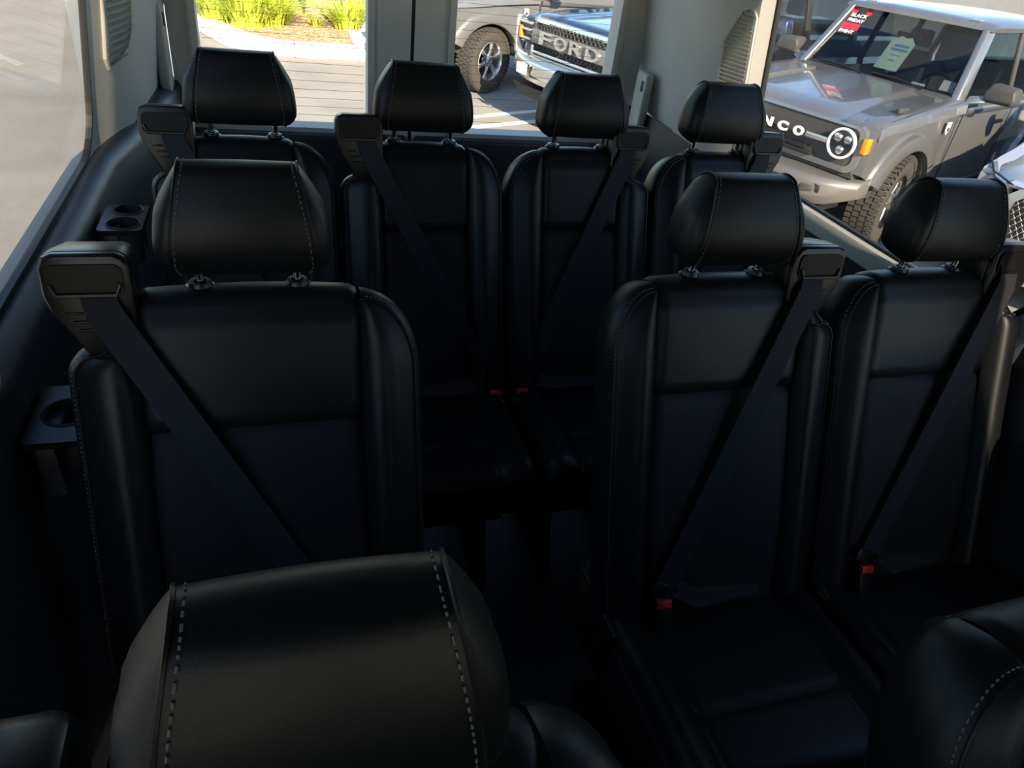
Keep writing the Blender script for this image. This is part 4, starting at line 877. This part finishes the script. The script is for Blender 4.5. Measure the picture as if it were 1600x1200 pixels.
def silver_car(label, loc, yaw):
    root = thing('silver_car', label, 'car', (*loc, 0), yaw)
    FA, RA, HA, WR = .93, 3.95, .37, .37
    for s in (-1, 1):
        poly = [(.45, .40)]+arch_cut(FA, .43, .40, HA)+[(1.5, .30), (3.4, .30)]+arch_cut(RA, .43, .40, HA)+[(4.85, .45), (4.9, 1.05), (3.0, 1.06), (1.7, 1.05), (1.1, 1.015), (.70, .965), (.48, .90)]
        holed(poly, [], lambda a, b, d: V(a, s*(.97-d-.10*max(0, (b-.85)/.2)), b), .28, 'body_side', SILV, root)
        wheel(root, FA, s, .84, WR, .24, 10, 'bright'); wheel(root, RA, s, .84, WR, .24, 10, 'bright')
        flare(root, FA, s, .435, .50, .92, .975, HA, SILV); flare(root, RA, s, .435, .50, .92, .975, HA, SILV)
        MB().prism(arch_cut(FA, .45, .40, HA)+[(FA+.43, .33), (FA-.43, .33)], lambda a, b, d: V(a, s*d, b), .58, .64).build('wheel_arch_liner', SEAL, root)
        # swept headlight
        MB().loft([[V(.13, s*.62, .80), V(.13, s*.64, .88), V(.17, s*.66, .90), V(.17, s*.64, .79)], [V(.27, s*.80, .83), V(.25, s*.81, .905), V(.30, s*.80, .93), V(.32, s*.79, .82)], [V(.55, s*.925, .90), V(.54, s*.925, .955), V(.58, s*.90, .965), V(.58, s*.90, .89)], [V(.68, s*.955, .945), V(.68, s*.955, .965), V(.70, s*.93, .965), V(.70, s*.93, .94)]]).build('headlight', LAMPG, root, ang=30)
        MB().loft([[V(.16, s*.63, .81), V(.16, s*.65, .87), V(.2, s*.66, .87), V(.2, s*.64, .80)], [V(.29, s*.79, .84), V(.28, s*.80, .895), V(.33, s*.79, .90), V(.34, s*.78, .83)], [V(.55, s*.91, .905), V(.55, s*.91, .945), V(.58, s*.89, .945), V(.58, s*.89, .90)]]).build('headlight_bowl', SILVM, root, ang=30)
        MB().tube([V(.10, s*.63, .905), V(.24, s*.82, .935), V(.52, s*.93, .972), V(.70, s*.962, .98)], .007, 5).build('headlight_gasket', SEAL, root)
        MB().loft([[V(1.75, s*.80, 1.05), V(1.9, s*.82, 1.05), V(1.9, s*.75, 1.05), V(1.75, s*.73, 1.05)], [V(2.55, s*.62, 1.70), V(2.7, s*.63, 1.70), V(2.7, s*.56, 1.70), V(2.55, s*.55, 1.70)]]).build('front_pillar', SILV, root, bevel=.02)
        MB().loft([[V(1.95, s*.86, 1.06), V(4.6, s*.86, 1.06), V(4.6, s*.85, 1.06), V(1.95, s*.85, 1.06)], [V(2.72, s*.64, 1.66), V(4.4, s*.64, 1.66), V(4.4, s*.63, 1.66), V(2.72, s*.63, 1.66)]]).build('side_glass', CGLASS, root, smooth=False)
        MB().loft([[V(u0, s*v, h) for v, h in ((.98, 1.08), (1.15, 1.09), (1.16, 1.18), (1.10, 1.24), (.98, 1.23))] for u0 in (1.85, 1.97)]).build('mirror', SILV, root, bevel=.02, seg=3)
        for uu in (1.72, 2.85, 3.85): MB().box(V(uu, s*.968, .70), (.008, .006, .5)).build('door_gap', SEAL, root, smooth=False)
    def hd(a, b):
        v = -.93+1.86*a; u = .10+1.75*b; k = abs(v)/.93
        h = .935+.155*b**.7+.035*(1-k*k)-.06*k**4*(1-.3*b)-.06*max(0, 1-b/.12)**2
        return V(u+.42*k**2.6*(1-b), v, h)
    MB().grid(hd, 40, 30).build('hood', SILV, root, ang=50)
    # nose and chrome framed mesh grille
    gr = [(-.52, .42), (.52, .42), (.60, .50), (.57, .80), (.50, .87), (-.50, .87), (-.57, .80), (-.60, .50)]
    sc_ = lambda P, k, dy=0: [(a*k, .64+(b-.64)*k+dy) for a, b in P]
    def fu(a): return .02+.16*(abs(a)/.9)**2.2
    holed(sc_(gr, .99), [], lambda a, b, d: V(fu(a)+.05+d+.08*max(0, b-.6), a, b), .02, 'grille_backing', SEAL, root)
    holed(sc_(gr, 1.12), [sc_(gr, .985)], lambda a, b, d: V(fu(a)-.015+d+.08*max(0, b-.6), a, b), .07, 'grille_surround', SILVM, root)
    hx = MB()
    for r_ in range(13):
        for c_ in range(23):
            v = -.56+c_*.05+(.025 if r_ % 2 else 0); h = .445+r_*.034
            if abs(v) > .585-.10*max(0, h-.75)-max(0, .5-h)*.7: continue
            hx.tube([V(fu(v)+.02+.08*max(0, h-.6), v+.024*cos(k*pi/2), h+.026*sin(k*pi/2)) for k in range(4)], .0055, 4, closed=True)
    hx.build('grille_mesh', SILV, root, smooth=False, kind='stuff')
    rings = []
    for k in range(25):
        v = -.95+1.9*k/24; c = .45*(abs(v)/.95)**2.8
        inn = abs(v) < .60
        z1 = .40 if inn else .86
        rings.append([V(.02+c, v, .24), V(-.03+c, v, .30), V(-.03+c, v, .38 if inn else .60), V(.0+c if inn else .06+c, v, z1), V(.25+c*.5, v, z1), V(.25+c*.5, v, .24)])
    MB().loft(rings).build('bumper', SILV, root, bevel=.01, ang=40)
    MB().loft([[V(.06+.16*(abs(v)/.9)**2.2, v, .88), V(.04+.16*(abs(v)/.9)**2.2, v, .905), V(.10+.42*(abs(v)/.93)**2.6, v, .925-.05*(abs(v)/.93)**4), V(.3+.3*(abs(v)/.93)**2.6, v, .90)] for v in [-.66+1.32*k/16 for k in range(17)]]).build('nose_panel', SILV, root, ang=50)
    MB().loft([[V(1.78, -.75, 1.06), V(1.78, .75, 1.06), V(1.79, .75, 1.06), V(1.79, -.75, 1.06)], [V(2.58, -.57, 1.69), V(2.58, .57, 1.69), V(2.59, .57, 1.69), V(2.59, -.57, 1.69)]]).build('windshield', CGLASS, root, smooth=False)
    MB().loft([[V(u, -.64, z-.06), V(u, -.58, z-.01), V(u, 0, z), V(u, .58, z-.01), V(u, .64, z-.06)] for u, z in ((2.55, 1.71), (2.8, 1.75), (3.6, 1.76), (4.5, 1.71), (4.7, 1.62))]).build('roof', SILV, root, ang=45)
    MB().loft([[V(4.8, -.88, .4), V(4.9, -.88, .4), V(4.9, .88, .4), V(4.8, .88, .4)], [V(4.86, -.84, 1.06), V(4.92, -.84, 1.06), V(4.92, .84, 1.06), V(4.86, .84, 1.06)], [V(4.6, -.62, 1.66), V(4.68, -.62, 1.66), V(4.68, .62, 1.66), V(4.6, .62, 1.66)]]).build('tailgate', SILV, root)
    MB().box(V(3.0, 0, .38), (3.4, 1.3, .1)).build('cabin_floor', INTER, root); MB().box(V(1.95, 0, .8), (.35, 1.4, .5)).build('dashboard', INTER, root, bevel=.03)
    MB().box(V(.9, 0, .45), (1.2, 1.1, .2)).build('engine_tray', SEAL, root)
    return root
silver_car('pale silver car with honeycomb mesh grille at the right edge, nearest the van', (5.50, 3.41), -2.66)
